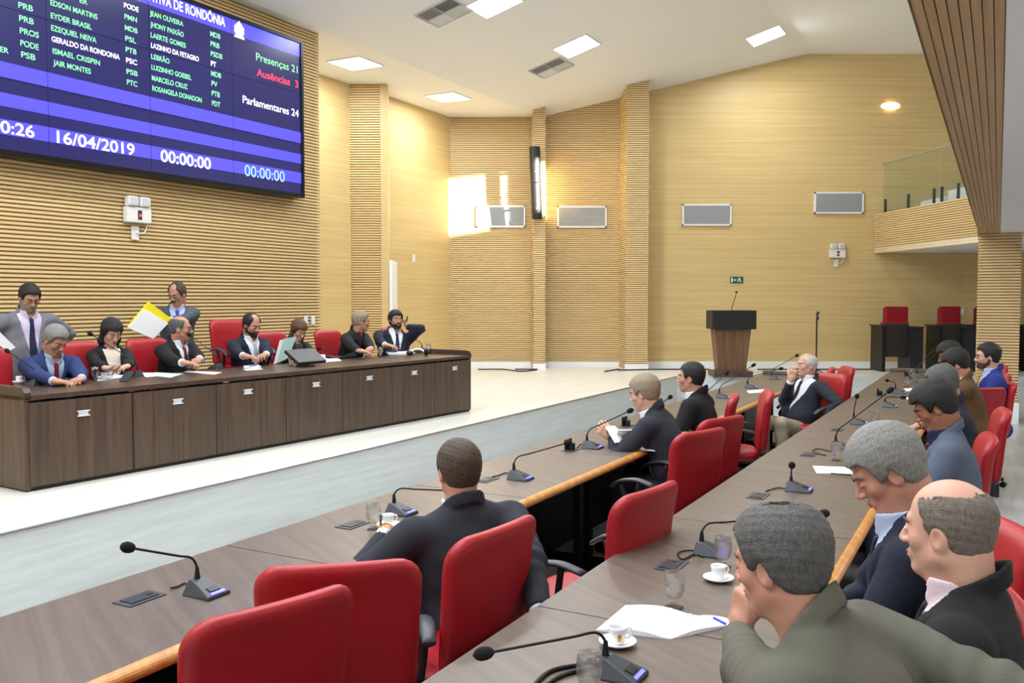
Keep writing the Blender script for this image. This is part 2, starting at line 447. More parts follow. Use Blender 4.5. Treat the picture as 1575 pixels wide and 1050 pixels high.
slab('ceiling_gallery', [(f0.x+.02, bk-.02), xy(f1), xy(W(tb1, 14.6)), (f0.x+6, 15.4), (f0.x+6, bk-.02)], ZG-.0, ZG+.1, M['ceil2'])
nrm = (f1-f0).normalized()
ribwall('trim_7', [f0+nrm*.03+Vector((0, 0)), f1, Vector(xy(W(tb0, 13.0)))], ZG-.01, ZG+.78, M['ribs'])
ribwall('trim_7', [Vector(xy(W(tb0-.01, 13.3))), Vector(xy(W(tb0-.01, -3)))], ZG, ZG+.8, M['ribs'])
q0 = YY(1503, 450, 13.0); sC = q0.dot(D2); t0c = q0.dot(E2)
dc = ray(1570, 450); kc = sC/dc.dot(D2); t1c = (dc*kc).dot(E2)
ribwall('trim_8', [W(t0c, sC+.7), W(t0c, sC), W(t1c, sC), W(t1c, sC+.7)], 0, ZG+.02, M['ribs'])
struct(obj('baseboard_right', prism(NB(), [cp(t0c-.015, sC-.015), cp(t1c+.015, sC-.015), cp(t1c+.015, sC+.7), cp(t0c-.015, sC+.7)], 0, .3), M['white']))
# stepped white gallery floor seen through the glass, and the glass railing
g = thing('gallery_steps', 'white stepped floor of the upper gallery behind the glass railing', 'steps', (f0.x+.3, 16.5, ZG+.1))
for k, (ya, yb, zt) in enumerate([(17.1, 18.15, ZG+.81), (16.2, 17.1, ZG+.90), (15.3, 16.2, ZG+1.0), (14.9, 15.3, ZG+1.18)]):
    xa = f0.x+(bk-ya)*(f1.x-f0.x)/(bk-f1.y)+.2
    obj('step', box(NB(), (xa-f0.x-.3, ya-16.5, .35), (xa+2.0-f0.x-.3, yb-16.5, zt-ZG-.1)), M['white'], g)
rail = thing('glass_railing', 'frameless glass railing with steel clamps on the curved gallery front', 'railing', (f0.x, f0.y-.2, ZG+.78))
def railpt(px, z):                       # on the vertical plane of the gallery front
    d = ray(px, 300); o = Vector((0, 0)); dx = Vector((d.x, d.y)); ff = f1-f0
    k = (f0.x*ff.y-f0.y*ff.x)/(dx.x*ff.y-dx.y*ff.x); p = dx*k; nn = Vector((ff.y, -ff.x)).normalized(); p = p-nn*.07*(-1 if nn.x < 0 else 1)*(-1)
    return Vector((p.x, p.y, z))
ro = Vector((f0.x, f0.y-.2, ZG+.78))
zr0, zr1 = ZG+.80, ZG+1.74
for i, (a, b) in enumerate([(1353, 1437), (1438, 1475), (1476, 1520)]):
    p, q = railpt(a, 0), railpt(b, 0); n = Vector((-(q-p).y, (q-p).x, 0)).normalized()*.012
    obj('glass_panel', prism(NB(), [xy(p-ro), xy(q-ro), xy(q+n-ro), xy(p+n-ro)], zr0-ro.z, zr1-ro.z), M['pane'], rail)
p, q = railpt(1353, zr1+.01), railpt(1520, zr1+.01)
obj('top_rail', tube(NB(), [p-ro, q-ro], .018, 8), M['chrome'], rail)
for px in (1357, 1392, 1431, 1443, 1468):
    p = railpt(px, ZG+.70)-ro; obj('clamp', box(NB(), (p.x-.02, p.y-.02, p.z), (p.x+.02, p.y+.02, p.z+.35)), M['greypl'], rail)

# ---------------------------------------------------------------- lamps and diffusers in the ceiling
def ceil_hit(px, py):
    for (t0, z0), (t1, z1) in zip(prof, prof[1:]):
        d = ray(px, py); o = Vector((0, 0, HC)); s = (z1-z0)/(t1-t0)
        # z = z0 + s (t - t0)
        den = d.z-s*d.dot(E2); k = (z0-s*t0-o.z)/den; p = o+d*k; t = p.dot(E2)
        if k > 0 and t0-1e-3 <= t <= t1+1e-3: return p, t
def ceil_z(t):
    return float(np.interp(t, [a for a, b in prof], [b for a, b in prof]))
def ceil_tilt(t): return math.atan((ZR-ZL)/(TR-TL)) if TL < t < TR else 0
def orient(t):   # rotation: x along the rows, y across following the slope
    a = ceil_tilt(t); x = D2; y = (-E2*math.cos(a)-UP*math.sin(a)); z = x.cross(y)
    return Matrix((x, y, z)).transposed()
lampn = 0
def ceiling_lamp(t, s, label, grp='square lamps in the ceiling', w=.6, watt=None):
    p = W(t, s, ceil_z(t)-.004); R = orient(t)
    o = thing('ceiling_lamp', label, 'lamp', p, 0, grp); o.rotation_euler = R.to_euler()
    bm = NB(); h = w/2
    for a, b in (((-h-.02, -h-.02, -.012), (h+.02, -h, .003)), ((-h-.02, h, -.012), (h+.02, h+.02, .003)), ((-h-.02, -h, -.012), (-h, h, .003)), ((h, -h, -.012), (h+.02, h, .003))): box(bm, a, b)
    obj('lamp_frame', bm, M['white'], o)
    obj('diffuser', box(NB(), (-h, -h, -.008), (h, h, .002)), M['lamp'], o)
    l = bpy.data.lights.new('lamp_light', 'AREA'); l.shape = 'SQUARE'; l.size = w; l.energy = watt or LAMP_W; l.color = (.87, .935, 1)
    lo = bpy.data.objects.new('lamp_light', l); C.objects.link(lo); lo.parent = o; lo.location = (0, 0, -.03)
seen = [((547, 97), 'square ceiling lamp over the column beside the big screen'), ((689, 149), 'square ceiling lamp nearest the low back corner of the ceiling'),
        ((887, 71), 'square ceiling lamp between the middle vent and the back wall'), ((760, 5), 'square ceiling lamp cut by the top edge of the photo'),
        ((1178, 55), 'square ceiling lamp on the right, near the sloping ceiling edge')]
for i, ((px, py), lab) in enumerate(seen):
    p, t = ceil_hit(px, py); ceiling_lamp(t, p.dot(D2), lab, watt=62 if i < 2 else None)
for t in (-6.6, -4.2, -1.9):
    for s in (-2, 1.2, 4.4, 7.6):
        ceiling_lamp(t, s, 'square ceiling lamp outside the picture', 'unseen square lamps')
for s in (1.0, 3.5, 6.5, 9.5, 12.2):
    p = W(1.6, s, ZG-.002); o = thing('ceiling_lamp', 'square lamp flush under the low speckled gallery ceiling', 'lamp', p, YAWD, 'lamps under the gallery')
    obj('diffuser', box(NB(), (-.3, -.3, -.008), (.3, .3, .002)), M['lamp'], o)
    l = bpy.data.lights.new('lamp_light', 'AREA'); l.size = .6; l.energy = 20; lo = bpy.data.objects.new('lamp_light', l); C.objects.link(lo); lo.parent = o; lo.location = (0, 0, -.03)
for (px, py), lab in [((683, 19), 'square four-way ceiling air diffuser near the top edge of the photo'), ((848, 104), 'square four-way ceiling air diffuser in front of the speaker column')]:
    p, t = ceil_hit(px, py); o = thing('air_diffuser', lab, 'vent', W(t, p.dot(D2), ceil_z(t)-.003), 0, 'ceiling air diffusers'); o.rotation_euler = orient(t).to_euler()
    h = .29; bm = NB()
    for a, b in (((-h-.02, -h-.02, -.015), (h+.02, -h, .003)), ((-h-.02, h, -.015), (h+.02, h+.02, .003)), ((-h-.02, -h, -.015), (-h, h, .003)), ((h, -h, -.015), (h+.02, h, .003)), ((-h, -.008, -.012), (h, .008, .003)), ((-.008, -h, -.012), (.008, h, .003))): box(bm, a, b)
    obj('diffuser_frame', bm, M['vent'], o)
    for qx, qy, dr_ in ((-1, -1, 0), (1, -1, 1), (1, 1, 0), (-1, 1, 1)):
        bm = NB()
        box(bm, (qx*h/2-h/2+.01, qy*h/2-h/2+.01, -.001), (qx*h/2+h/2-.01, qy*h/2+h/2-.01, .002), mi=1)
        for k in range(9):
            c = (k+.5)/9*(h-.02)-(h-.02)/2; sgn = (1 if (qx*qy > 0) else -1)*qx
            if dr_ == 0: box(bm, (qx*h/2+c-.012, qy*h/2-h/2+.01, -.011), (qx*h/2+c+.012, qy*h/2+h/2-.01, -.009), rot=Matrix.Rotation(.6*sgn, 3, 'Y'))
            else: box(bm, (qx*h/2-h/2+.01, qy*h/2+c-.012, -.011), (qx*h/2+h/2-.01, qy*h/2+c+.012, -.009), rot=Matrix.Rotation(.6*sgn, 3, 'X'))
        obj('louvre', bm, [M['plastic'], M['ventd']], o)
# wall lamp, glowing warm, and its light
p = YY(1370, 163, bk-.02); o = thing('wall_lamp', 'small glowing oval lamp high on the smooth back wall', 'lamp', p)
obj('diffuser', ball(NB(), (0, 0, 0), (.19, .05, .075), seg=24), M['warm'], o)
obj('lamp_back', box(NB(), (-.17, .0, -.06), (.17, .019, .06)), M['white'], o)
# unseen lamp added for sunlight: bright patch on the ribbed wall, speaker's shadow
tgt = YY(766, 309, bk)
l = bpy.data.lights.new('sun_patch_light', 'SPOT'); l.energy = 150000; l.color = (1, .9, .70); l.spot_size = math.radians(14); l.spot_blend = .1; l.shadow_soft_size = .004
SPOT = bpy.data.objects.new('sun_patch_light', l); C.objects.link(SPOT)
SPOT.location = tgt+Vector((9.2, -9.2, 2.35)); SPOT.rotation_euler = (tgt-SPOT.location).to_track_quat('-Z', 'Y').to_euler()
sp = thing('sun_patch_lamp', 'added lamp box standing in for sunlight on the back wall, outside the picture', 'light helper', SPOT.location); sp.rotation_euler = SPOT.rotation_euler
bm = NB(); w_, h_ = .031, .0235
for a, b in (((-.16, -.16, -.605), (-w_, .16, -.6)), ((w_, -.16, -.605), (.16, .16, -.6)), ((-w_, -.16, -.605), (w_, -h_, -.6)), ((-w_, h_, -.605), (w_, .16, -.6))): box(bm, a, b)
obj('beam_mask', bm, M['black'], sp)  # added plates that crop the beam to the sun patch
bm = NB()
for a, b in (((-.16, -.16, -.6), (-.155, .16, .1)), ((.155, -.16, -.6), (.16, .16, .1)), ((-.155, -.16, -.6), (.155, -.155, .1)), ((-.155, .155, -.6), (.155, .16, .1)), ((-.155, -.155, .095), (.155, .155, .1))): box(bm, a, b)
obj('housing', bm, M['black'], sp)  # added box round the lamp, holds back stray light

# ---------------------------------------------------------------- fittings on the walls
for cx, cy, lab in ((770, 333, 'white framed air grille left of the column speaker'), (895, 333.5, 'white framed air grille right of the column speaker'), (1087, 330.5, 'white framed air grille above and left of the lectern'), (1290, 312, 'white framed air grille nearest the glass railing')):
    p = YY(cx, cy, bk-.011); o = thing('wall_vent', lab, 'vent', p, 0, 'air grilles on the back wall')
    w, h = 37.5*bk/FPX, 16.3*bk/FPX; bm = NB(); f = .028
    for a, b in (((-w, -.03, -h), (w, .01, -h+f)), ((-w, -.03, h-f), (w, .01, h)), ((-w, -.03, -h), (-w+f, .01, h)), ((w-f, -.03, -h), (w, .01, h))): box(bm, a, b)
    obj('vent_frame', bm, M['white'], o)
    bm = NB(); box(bm, (-w+f, -.006, -h+f), (w-f, 0, h-f), mi=1)
    k = -h+f+.01
    while k < h-f:
        box(bm, (-w+f, -.026, k-.006), (w-f, -.008, k+.004), mi=0); k += .021
    obj('grille', bm, [M['vent'], M['ventd']], o)
def emergency_light(p, rz, label, sc=1):
    o = thing('emergency_light', label, 'emergency light', p, rz, None)
    obj('housing', box(NB(), (-.16, -.07, -.085), (.16, 0, .085), bev=.012), M['plastic'], o)
    for sx in (-.085, .075):
        obj('lamp_head', box(NB(), (sx-.065, -.09, .09), (sx+.065, -.01, .20), bev=.02), M['plastic'], o)
        obj('lens', box(NB(), (sx-.045, -.095, .105), (sx+.045, -.089, .185)), M['vent'], o)
    obj('status_window', box(NB(), (-.02, -.075, -.05), (.03, -.069, .05)), M['greypl'], o)
    obj('status_light', ball(NB(), (.005, -.077, -.005), .014), M['ledr'], o)
    obj('socket_plate', box(NB(), (-.06, -.02, -.27), (.03, .0, -.12), bev=.004), M['plastic'], o)
    obj('cord', tube(NB(), smoothpath([(-.015, -.03, -.19), (.05, -.04, -.2), (.11, -.03, -.16), (.13, -.03, -.085)]), .006, 6), M['plastic'], o)
    return o
pw = TT(208, 331, -8.355); emergency_light(pw, YAWD, 'twin-head emergency light on the wall below the big screen')
emergency_light(YY(1287, 390, bk-.01), 0, 'twin-head emergency light on the smooth back wall near the gallery')
p = YY(1133, 430.5, bk-.004); o = thing('exit_sign', 'green running-man exit sign on the wall above the lectern', 'sign', p)
w = 10*bk/FPX; h = 5*bk/FPX
obj('sign_plate', box(NB(), (-w, -.012, -h), (w, .0, h)), M['green'], o)
bm = NB()
box(bm, (-w*.85, -.016, -h*.7), (-w*.62, -.012, h*.7)); box(bm, (-w*.4, -.016, -.009), (-w*.0, -.012, .009)); poly(bm, [(-w*.5, -.016, 0), (-w*.25, -.016, -.028), (-w*.25, -.016, .028)])
ball(bm, (w*.42, -.014, h*.55), (.012, .003, .012)); 
for a, b in (((w*.4, h*.35), (w*.3, -h*.1)), ((w*.3, -h*.1), (w*.6, -h*.3)), ((w*.6, -h*.3), (w*.72, -h*.7)), ((w*.3, -h*.1), (w*.1, -h*.65)), ((w*.4, h*.3), (w*.65, h*.1)), ((w*.38, h*.3), (w*.12, h*.3))):
    tube(bm, [(a[0], -.014, a[1]), (b[0], -.014, b[1])], .007, 5)
obj('pictogram', bm, M['white'], o)
def plate(p, rz, label, w=.07, h=.12):
    o = thing('switch_plate', label, 'switch', p, rz); obj('plate', box(NB(), (-w/2, -.012, -h/2), (w/2, 0, h/2), bev=.003), M['plastic'], o)
    obj('rocker', box(NB(), (-w/5, -.016, -h/5), (w/5, -.011, h/5)), M['white'], o)
plate(TT(470, 492, -8.35), YAWD, 'white wall plate left of a pair, low on the screen wall'); plate(TT(481, 492, -8.35), YAWD, 'white wall plate right of a pair, low on the screen wall')
plate(TT(636, 397, -9.70), YAWD, 'white switch plate high on the smooth wall right of the door', .08, .14); plate(YY(1482, 479, bk-.02)-Vector((.03, 0, 0)), 0, 'white switch plate in the corner behind the auditorium seats', .08, .14)
# column loudspeaker
pc = YY(824, 282, 17.5); o = thing('column_speaker', 'tall black curved two-box line speaker hung on the narrow wall fin', 'speaker', pc)
zt, zm, zb = (282-227)*17.5/FPX, 0, -(336-282)*17.5/FPX
def spk(z0, z1, x0, x1, y0, y1):
    bm = NB(); n = 6; rings = []
    for k in range(7):
        f = k/6; z = z0+(z1-z0)*f; x = x0+(x1-x0)*f; y = y0+(y1-y0)*f
        rings.append([bm.verts.new((x+.105*math.cos(a), y+.12*math.sin(a)*(1 if math.sin(a) < 0 else .5), z)) for a in [2*math.pi*i/20 for i in range(20)]])
    for a, b in zip(rings, rings[1:]):
        for i in range(20): bm.faces.new((a[i], a[(i+1) % 20], b[(i+1) % 20], b[i]))
    bm.faces.new(rings[0][::-1]); bm.faces.new(rings[-1]); return bm
obj('speaker_box', spk(.008, zt, -.0, -.02, 0, .0), M['speaker'], o); obj('speaker_box', spk(zb, -.008, .025, -.0, .06, 0), M['speaker'], o)
obj('joint', box(NB(), (-.08, -.03, -.012), (.08, .06, .012)), M['chrome'], o)
obj('badge', box(NB(), (-.02, -.128, .2), (.0, -.118, .22)), M['chrome'], o); obj('badge', box(NB(), (.0, -.1, -.5), (.02, -.07, -.48)), M['chrome'], o)
obj('bracket', box(NB(), (.0, .05, -.3), (.04, .25, -.26)), M['black'], o); obj('bracket', box(NB(), (-.02, .05, .4), (.02, .25, .44)), M['black'], o)
p = YY(824, 158, 17.68); o = thing('ceiling_camera', 'small white camera at the top of the speaker fin', 'camera', p)
obj('camera_body', box(NB(), (-.1, -.1, -.03), (.16, .02, .05), bev=.02), M['plastic'], o); obj('camera_lens', ball(NB(), (-.17, -.08, -.06), (.08, .05, .045)), M['vent'], o)
# loose cables along the base board
for i, (pts, lab) in enumerate([([(735, 568), (775, 566), (800, 571), (826, 567), (792, 564)], 'black cable coiled on the stage floor by the speaker fin'), ([(930, 571), (948, 562), (955, 569), (1010, 568), (1092, 568)], 'thin dark cable lying along the base board left of the lectern'), ([(1165, 568), (1190, 565), (1260, 566), (1330, 566)], 'thin dark cable lying along the base board right of the lectern')]):
    P = [U(a, max(b, 566), HS+.01) for a, b in pts]; P = [Vector((q.x, min(q.y, 17.5), HS+.012)) for q in P]
    o = obj('floor_cable', tube(NB(), smoothpath(P, 8), .012, 6), M['black']); tag(o, lab, 'cable')

# ---------------------------------------------------------------- video wall
ST = -8.19
def sz(px, py): p = TT(px, py, ST); return p.dot(D2), p.z
s1, _ = sz(461, 180); zb_ = HC+(sz(459, 298)[1]-HC); zt_ = sz(459, 66)[1]
so = W(ST, s1-6, zb_)
vw = thing('video_wall', 'huge wall-mounted video wall showing a blue attendance list', 'screen', so, YAWD)
def sl(s): return s-(s1-6)
Wd = 6.02; Hh = zt_-zb_
obj('screen_casing', box(NB(), (-.06, .012, -.05), (Wd+.04, .16, Hh+.05)), M['bezel'], vw)
bm = NB()
for a, b in (((-.06, -.02, -.05), (Wd+.04, .02, -.0)), ((-.06, -.02, Hh), (Wd+.04, .02, Hh+.04)), ((Wd-.0, -.02, -.0), (Wd+.04, .02, Hh)), ((-.06, -.02, 0), (0, .02, Hh))): box(bm, a, b)
obj('screen_rim', bm, M['bezel'], vw)
nr = 3; pw_, ph_ = Wd/5, Hh/nr
bands = [(sz(459, 66)[1]-.0, sz(459, 87)[1]), (sz(459, 203)[1], sz(459, 219.5)[1]), (sz(459, 236.5)[1], sz(459, 251)[1]), (sz(459, 265)[1], sz(459, 281.5)[1])]
for c in range(5):
    for r in range(nr):
        x0, x1, z0, z1 = c*pw_+.003, (c+1)*pw_-.003, r*ph_+.003, (r+1)*ph_-.003
        cuts = sorted({z0, z1}|{min(max(q-zb_, z0), z1) for b in bands for q in b})
        bm = NB(); box(bm, (x0, .001, z0), (x1, .012, z1))
        for a, b in zip(cuts, cuts[1:]):
            mid = (a+b)/2+zb_; blue = any(b1 <= mid <= b0 for b0, b1 in bands)
            poly(bm, [(x0, 0, a), (x1, 0, a), (x1, 0, b), (x0, 0, b)], 1 if blue else 0)
        obj('display_panel', bm, [M['screen'], M['sblue']], vw)
def text(body, m, x0, z0, w=None, cap=.06, right=False, name='text', bold=0.0):
    cu = bpy.data.curves.new('text', 'FONT'); cu.body = body; cu.size = 1; cu.extrude = 0; cu.offset = bold
    o = bpy.data.objects.new('t', cu); C.objects.link(o); bpy.context.view_layer.update()
    dg = bpy.context.evaluated_depsgraph_get(); me = bpy.data.meshes.new_from_object(o.evaluated_get(dg)); bpy.data.objects.remove(o)
    xs = [v.co.x for v in me.vertices]; mn, mx = min(xs), max(xs)
    sx = (w/(mx-mn)) if w else cap/.7; sy = cap/.70
    for v in me.vertices:
        x, y = (v.co.x-(mx if right else mn))*sx, v.co.y*sy
        v.co = (x+x0, -.004, y+z0)
    me.materials.clear(); me.materials.append(m)
    for p_ in me.polygons: p_.material_index = 0
    return me, sx
def stext(body, m, a, b, bot, cap, name, right=None, bold=.012):
    """a,b: left/right pixel column; bot: baseline pixel row at the left end; cap: cap height in pixels (coordinates of a 3.15x crop)"""
    s0, z0 = sz(a/3.15, bot/3.15); s1_, _ = sz(b/3.15, bot/3.15); _, z2 = sz(a/3.15, (bot-cap)/3.15)
    me, _ = text(body, m, sl(s0), z0-zb_, s1_-s0, z2-z0, bold=bold); return link(name, me, vw)
G, Wt, Rd, Bl = M['stxg'], M['stxw'], M['stxr'], M['stxb']
rows2 = [('EDSON MARTINS', 243, 470, 24, G), ('EYDER BRASIL', 245, 442, 86, G), ('EZEQUIEL NEIVA', 247, 465, 146, G), ('GERALDO DA RONDONIA', 250, 577, 200, Wt), ('ISMAEL CRISPIN', 254, 482, 258, G), ('JAIR MONTES', 257, 438, 314, G)]
for b_, x0, x1, y, m in rows2: stext(b_, m, x0, x1, y, 26, 'name_text')
for b_, x0, x1, y, m in [('PODE', 600, 670, 36, Wt), ('PMN', 602, 662, 90, G), ('MDB', 604, 665, 144, G), ('PSL', 606, 658, 196, G), ('PTB', 608, 660, 250, G), ('PSC', 610, 663, 302, Wt), ('PSB', 612, 666, 356, G), ('PTC', 614, 664, 408, G)]: stext(b_, m, x0, x1, y, 24, 'party_text')
for b_, x0, x1, y, m in [('JEAN OLIVEIRA', 725, 886, 74, G), ('JHONY PAIXÃO', 727, 888, 128, G), ('LAERTE GOMES', 729, 898, 180, G), ('LAZINHO DA FETAGRO', 731, 961, 230, Wt), ('LEBRÃO', 732, 820, 284, G), ('LUIZINHO GOEBEL', 733, 925, 336, G), ('MARCELO CRUZ', 735, 907, 388, G), ('ROSANGELA DONADON', 737, 975, 438, G)]: stext(b_, m, x0, x1, y, 24, 'name_text')
for b_, x0, x1, y, m in [('MDB', 1018, 1066, 174, G), ('PRB', 1019, 1062, 222, G), ('PSDB', 1020, 1076, 270, G), ('PT', 1021, 1046, 318, Wt), ('MDB', 1022, 1070, 366, G), ('PV', 1024, 1052, 414, G), ('PTB', 1025, 1064, 462, G), ('PDT', 1026, 1066, 510, G)]: stext(b_, m, x0, x1, y, 24, 'party_text')
for b_, x0, x1, y, m in [('PRB', 88, 158, 36, G), ('PRB', 92, 162, 100, G), ('PROS', 95, 186, 160, G), ('PODE', 98, 186, 220, G), ('PSB', 102, 170, 276, G)]: stext(b_, m, x0, x1, y, 28, 'party_text')
stext('ER', G, 0, 40, 250, 26, 'name_text'); stext('ER', G, 385, 422, 12, 24, 'name_text')
s0, z0 = sz(720/3.15, 25/3.15); s9, z9 = sz(1090/3.15, 130/3.15)
me, sx = text('ATIVA DE RONDÔNIA', Wt, 0, 0, s9-s0, .09)
cap = .105; me, _ = text('ASSEMBLEIA LEGISLATIVA DE RONDÔNIA', Wt, 0, 0, None, cap, right=True, bold=.015)
for v in me.vertices: v.co = (v.co.x*sx/(cap/.7)+sl(s9), v.co.y, v.co.z+z9-zb_)
link('header_text', me, vw)
se, ze = sz(1158/3.15, 145/3.15); bm = NB()
for k in range(16):
    a0, a1 = 2*math.pi*k/16, 2*math.pi*(k+1)/16; r0 = .075; 
    poly(bm, [(sl(se), -.004, ze-zb_), (sl(se)+r0*math.cos(a1)*(1 if k % 2 else 1.15), -.004, ze-zb_+r0*math.sin(a1)*(1 if k % 2 else 1.15)), (sl(se)+r0*math.cos(a0)*(1.15 if k % 2 else 1), -.004, ze-zb_+r0*math.sin(a0)*(1.15 if k % 2 else 1))][::-1])
poly(bm, [(sl(se)-.09, -.0045, ze-zb_-.1), (sl(se)+.09, -.0045, ze-zb_-.1), (sl(se)+.05, -.0045, ze-zb_-.05), (sl(se)-.05, -.0045, ze-zb_-.05)])
poly(bm, [(sl(se)-.03, -.0045, ze-zb_+.06), (sl(se)+.03, -.0045, ze-zb_+.06), (sl(se), -.0045, ze-zb_+.12)])
obj('emblem', bm, Wt, vw)
stext('Presenças 21', G, 1240, 1440, 290, 36, 'count_text', bold=0.004); stext('Ausências  3', Rd, 1243, 1443, 366, 36, 'count_text', bold=.012); stext('Parlamentares 24', Wt, 1175, 1445, 497, 36, 'count_text', bold=.006)
stext('16/04/2019', Wt, 275, 650, 690, 58, 'date_text', bold=.012); stext('00:00:00', Wt, 778, 1020, 780, 56, 'clock_text', bold=.012); stext('00:00:00', Bl, 1185, 1378, 850, 54, 'clock_text', bold=.0); stext('0:26', Wt, 2, 165, 640, 58, 'clock_text', bold=.012)
# ================================================================== furniture
# ---- presidium desk on the stage
Pa = U(45, 757, HS); Pb = U(725, 632, HS); Ld = (Pb-Pa).length; yd = math.atan2((Pb-Pa).y, (Pb-Pa).x)
XD = (Pb-Pa).normalized(); YD = Vector((-XD.y, XD.x, 0))
def onfront(px, py):        # local x,z on the desk's front plane
    d = ray(px, py); k = YD.dot(Pa-Vector((0, 0, HC)))/YD.dot(d); p = Vector((0, 0, HC))+d*k-Pa; return p.dot(XD), p.z
zdesk = onfront(724, 546)[1]; DD = .85
HD = HS+zdesk              # world height of the presidium top
desk = thing('presidium_desk', 'long dark veneered panel desk with silver pulls on the raised stage', 'desk', Pa, yd)
obj('plinth', box(NB(), (-.0, .02, 0), (Ld-.02, DD-.05, .025)), M['black'], desk)
obj('carcass', box(NB(), (.0, .03, .02), (Ld-.02, .06, zdesk-.05)), M['black'], desk)
obj('end_panel', box(NB(), (-.02, .012, .012), (.025, DD, zdesk-.02), bev=.006), M['desk'], desk)
obj('end_panel', box(NB(), (Ld-.03, .012, .012), (Ld, DD, zdesk-.02), bev=.006), M['desk'], desk)
obj('worktop', box(NB(), (-.02, -.0, zdesk-.035), (Ld, DD, zdesk), bev=.005), M['desktop'], desk)
for x0, x1 in ((-.02, .03), (Ld-.035, Ld)):
    bm = NB(); prof_ = [(0.0, zdesk-.035), (0, zdesk+.02), (.02, zdesk+.05), (.06, zdesk+.06), (DD, zdesk+.06), (DD, zdesk-.035)]
    a = [bm.verts.new((x0, y, z)) for y, z in prof_]; b = [bm.verts.new((x1, y, z)) for y, z in prof_]
    bm.faces.new(a[::-1]); bm.faces.new(b)
    for i in range(6): bm.faces.new((a[i], a[(i+1) % 6], b[(i+1) % 6], b[i]))
    obj('end_rim', bm, M['desktop'], desk)
cuts = [0.012]+[onfront(x, y)[0] for x, y in ((206, 727), (334, 700), (441, 680), (527, 665), (604, 652), (669, 642))]+[Ld-.004]
hand = [(128, 635), (273, 617), (381, 602), (486, 591), (568, 581), (637, 573), (699, 566)]
for i, (a, b) in enumerate(zip(cuts, cuts[1:])):
    dr_ = obj('front_panel', box(NB(), (a+.004, 0, .03), (b-.004, .02, zdesk-.055), bev=.003), M['desk'], desk)
    hx, hz = onfront(*hand[i]); bm = NB(); w = .048
    box(bm, (hx-w, -.014, hz-.022), (hx+w, -.0, hz-.014)); box(bm, (hx-w, -.014, hz+.014), (hx+w, -.0, hz+.022)); box(bm, (hx-w*.8, -.006, hz-.014), (hx+w*.8, -.0, hz+.014))
    obj('pull', bm, M['pull'], dr_)

# ---- conference tables in two rows
MOD = 1.38
SOCK = []
def table(tl, tr, s0, s1, label, grp, last=False, edge=True):
    o = thing('conference_table', label, 'table', W(tl, s0), YAWD, grp)       # local x along the row, local -y towards the chairs
    L = s1-s0-.004; Wt_ = tr-tl; g = .0
    obj('tabletop', box(NB(), (.002, -Wt_+.03, HT-.03), (L, 0, HT), bev=.002), M['table'], o)
    bm = NB(); n = 10; R = .024
    ring = [(-Wt_+.03-R*1.5*math.sin(a), HT-R-(R*math.cos(math.pi-a))*1.0*-1*-1) for a in [math.pi*k/n for k in range(n+1)]]
    a = [bm.verts.new((.002, y, z)) for y, z in ring]; b = [bm.verts.new((L, y, z)) for y, z in ring]
    for i in range(n): bm.faces.new((a[i], a[i+1], b[i+1], b[i]))
    bm.faces.new(a[::-1]); bm.faces.new(b); bm.faces.new((a[0], b[0], b[-1], a[-1]))
    obj('wooden_edge', bm, M['edge'], o, smooth=False)
    obj('modesty_panel', box(NB(), (0, -.06, .0), (L, -.035, HT-.03)), M['black'], o)
    obj('shelf_box', box(NB(), (L/2-.12, -.30, HT-.16), (L/2+.12, -.07, HT-.03)), M['table'], o)
    for x in (.06, L-.10):
        bm = NB(); box(bm, (x, -.42, .04), (x+.05, -.37, HT-.03)); box(bm, (x, -Wt_+.12, 0), (x+.06, -.02, .04)); obj('leg', bm, M['black'], o)
    if last:
        bm = NB(); box(bm, (L-.03, -Wt_+.03, HT), (L, 0, HT+.055), bev=.012); box(bm, (L-.5, -.03, HT), (L, 0, HT+.03), bev=.01) if False else None
        obj('end_rim', bm, M['table'], o)
    return o
T1L, T1R, T2L, T2R = ts(U(0, 958, HT))[0], -2.085, -1.33, -.50
T1L = -2.80
k = 0; s = -.09
names1 = ['nearest', 'second', 'third', 'fourth', 'fifth', 'sixth', 'seventh', 'eighth', 'ninth', 'farthest']
while s < 12.2:
    last = s+MOD > 12.2
    table(T1L, T1R, s, s+MOD, 'brown laminate table with orange edge, %s from the camera in the row along the stage' % (names1[k] if not last else 'farthest'), 'tables in the row along the stage', last); s += MOD; k += 1
T1S1 = s
k = 0; s = -.13
while s < 13.5:
    last = s+MOD > 13.5
    table(T2L, T2R, s, s+MOD, 'brown laminate table, %s from the camera in the right-hand row' % (names1[k] if not last else 'farthest'), 'tables in the right-hand row', last); s += MOD; k += 1

# ---- red office chairs
RB = math.pi/2
def chair_parts():
    def back(P):
        x, y, z = P[:, 0], P[:, 1], P[:, 2]
        # backrest: seated person faces +y ; the back leans away (-y) and curls round the sides
        yc = -.25-.10*(z-.45)+.35*x*x-.05*np.clip((z-.85)/.2, 0, 1)**2
        hw = .235+.02*np.clip((z-.5)/.4, 0, 1); zc, hz, r = .735, .265, .085
        qx = np.abs(x)-(hw-r); qz = np.abs(z-zc)-(hz-r)
        d2 = np.sqrt(np.maximum(qx, 0)**2+np.maximum(qz, 0)**2)+np.minimum(np.maximum(qx, qz), 0)-r
        dy = np.abs(y-yc)-.036
        return smax(d2, dy, .05)+.0
    def seat(P):
        x, y, z = P[:, 0], P[:, 1], P[:, 2]
        q = np.stack([x, y-.02, z-.455+.25*np.clip(y-.15, 0, 1)**2*1.5], 1)
        return smax(s_box(q, (0, 0, 0), (.25, .25, .045), .04), np.sqrt(x*x+(y-.02)**2)-.30, .06)
    return sdfmesh('backrest', [(back, (-.3, -.5, .42), (.3, -.1, 1.06), .011)], M['red'], relax=2), sdfmesh('seat', [(seat, (-.3, -.3, .36), (.3, .34, .54), .013)], M['red'], relax=2)
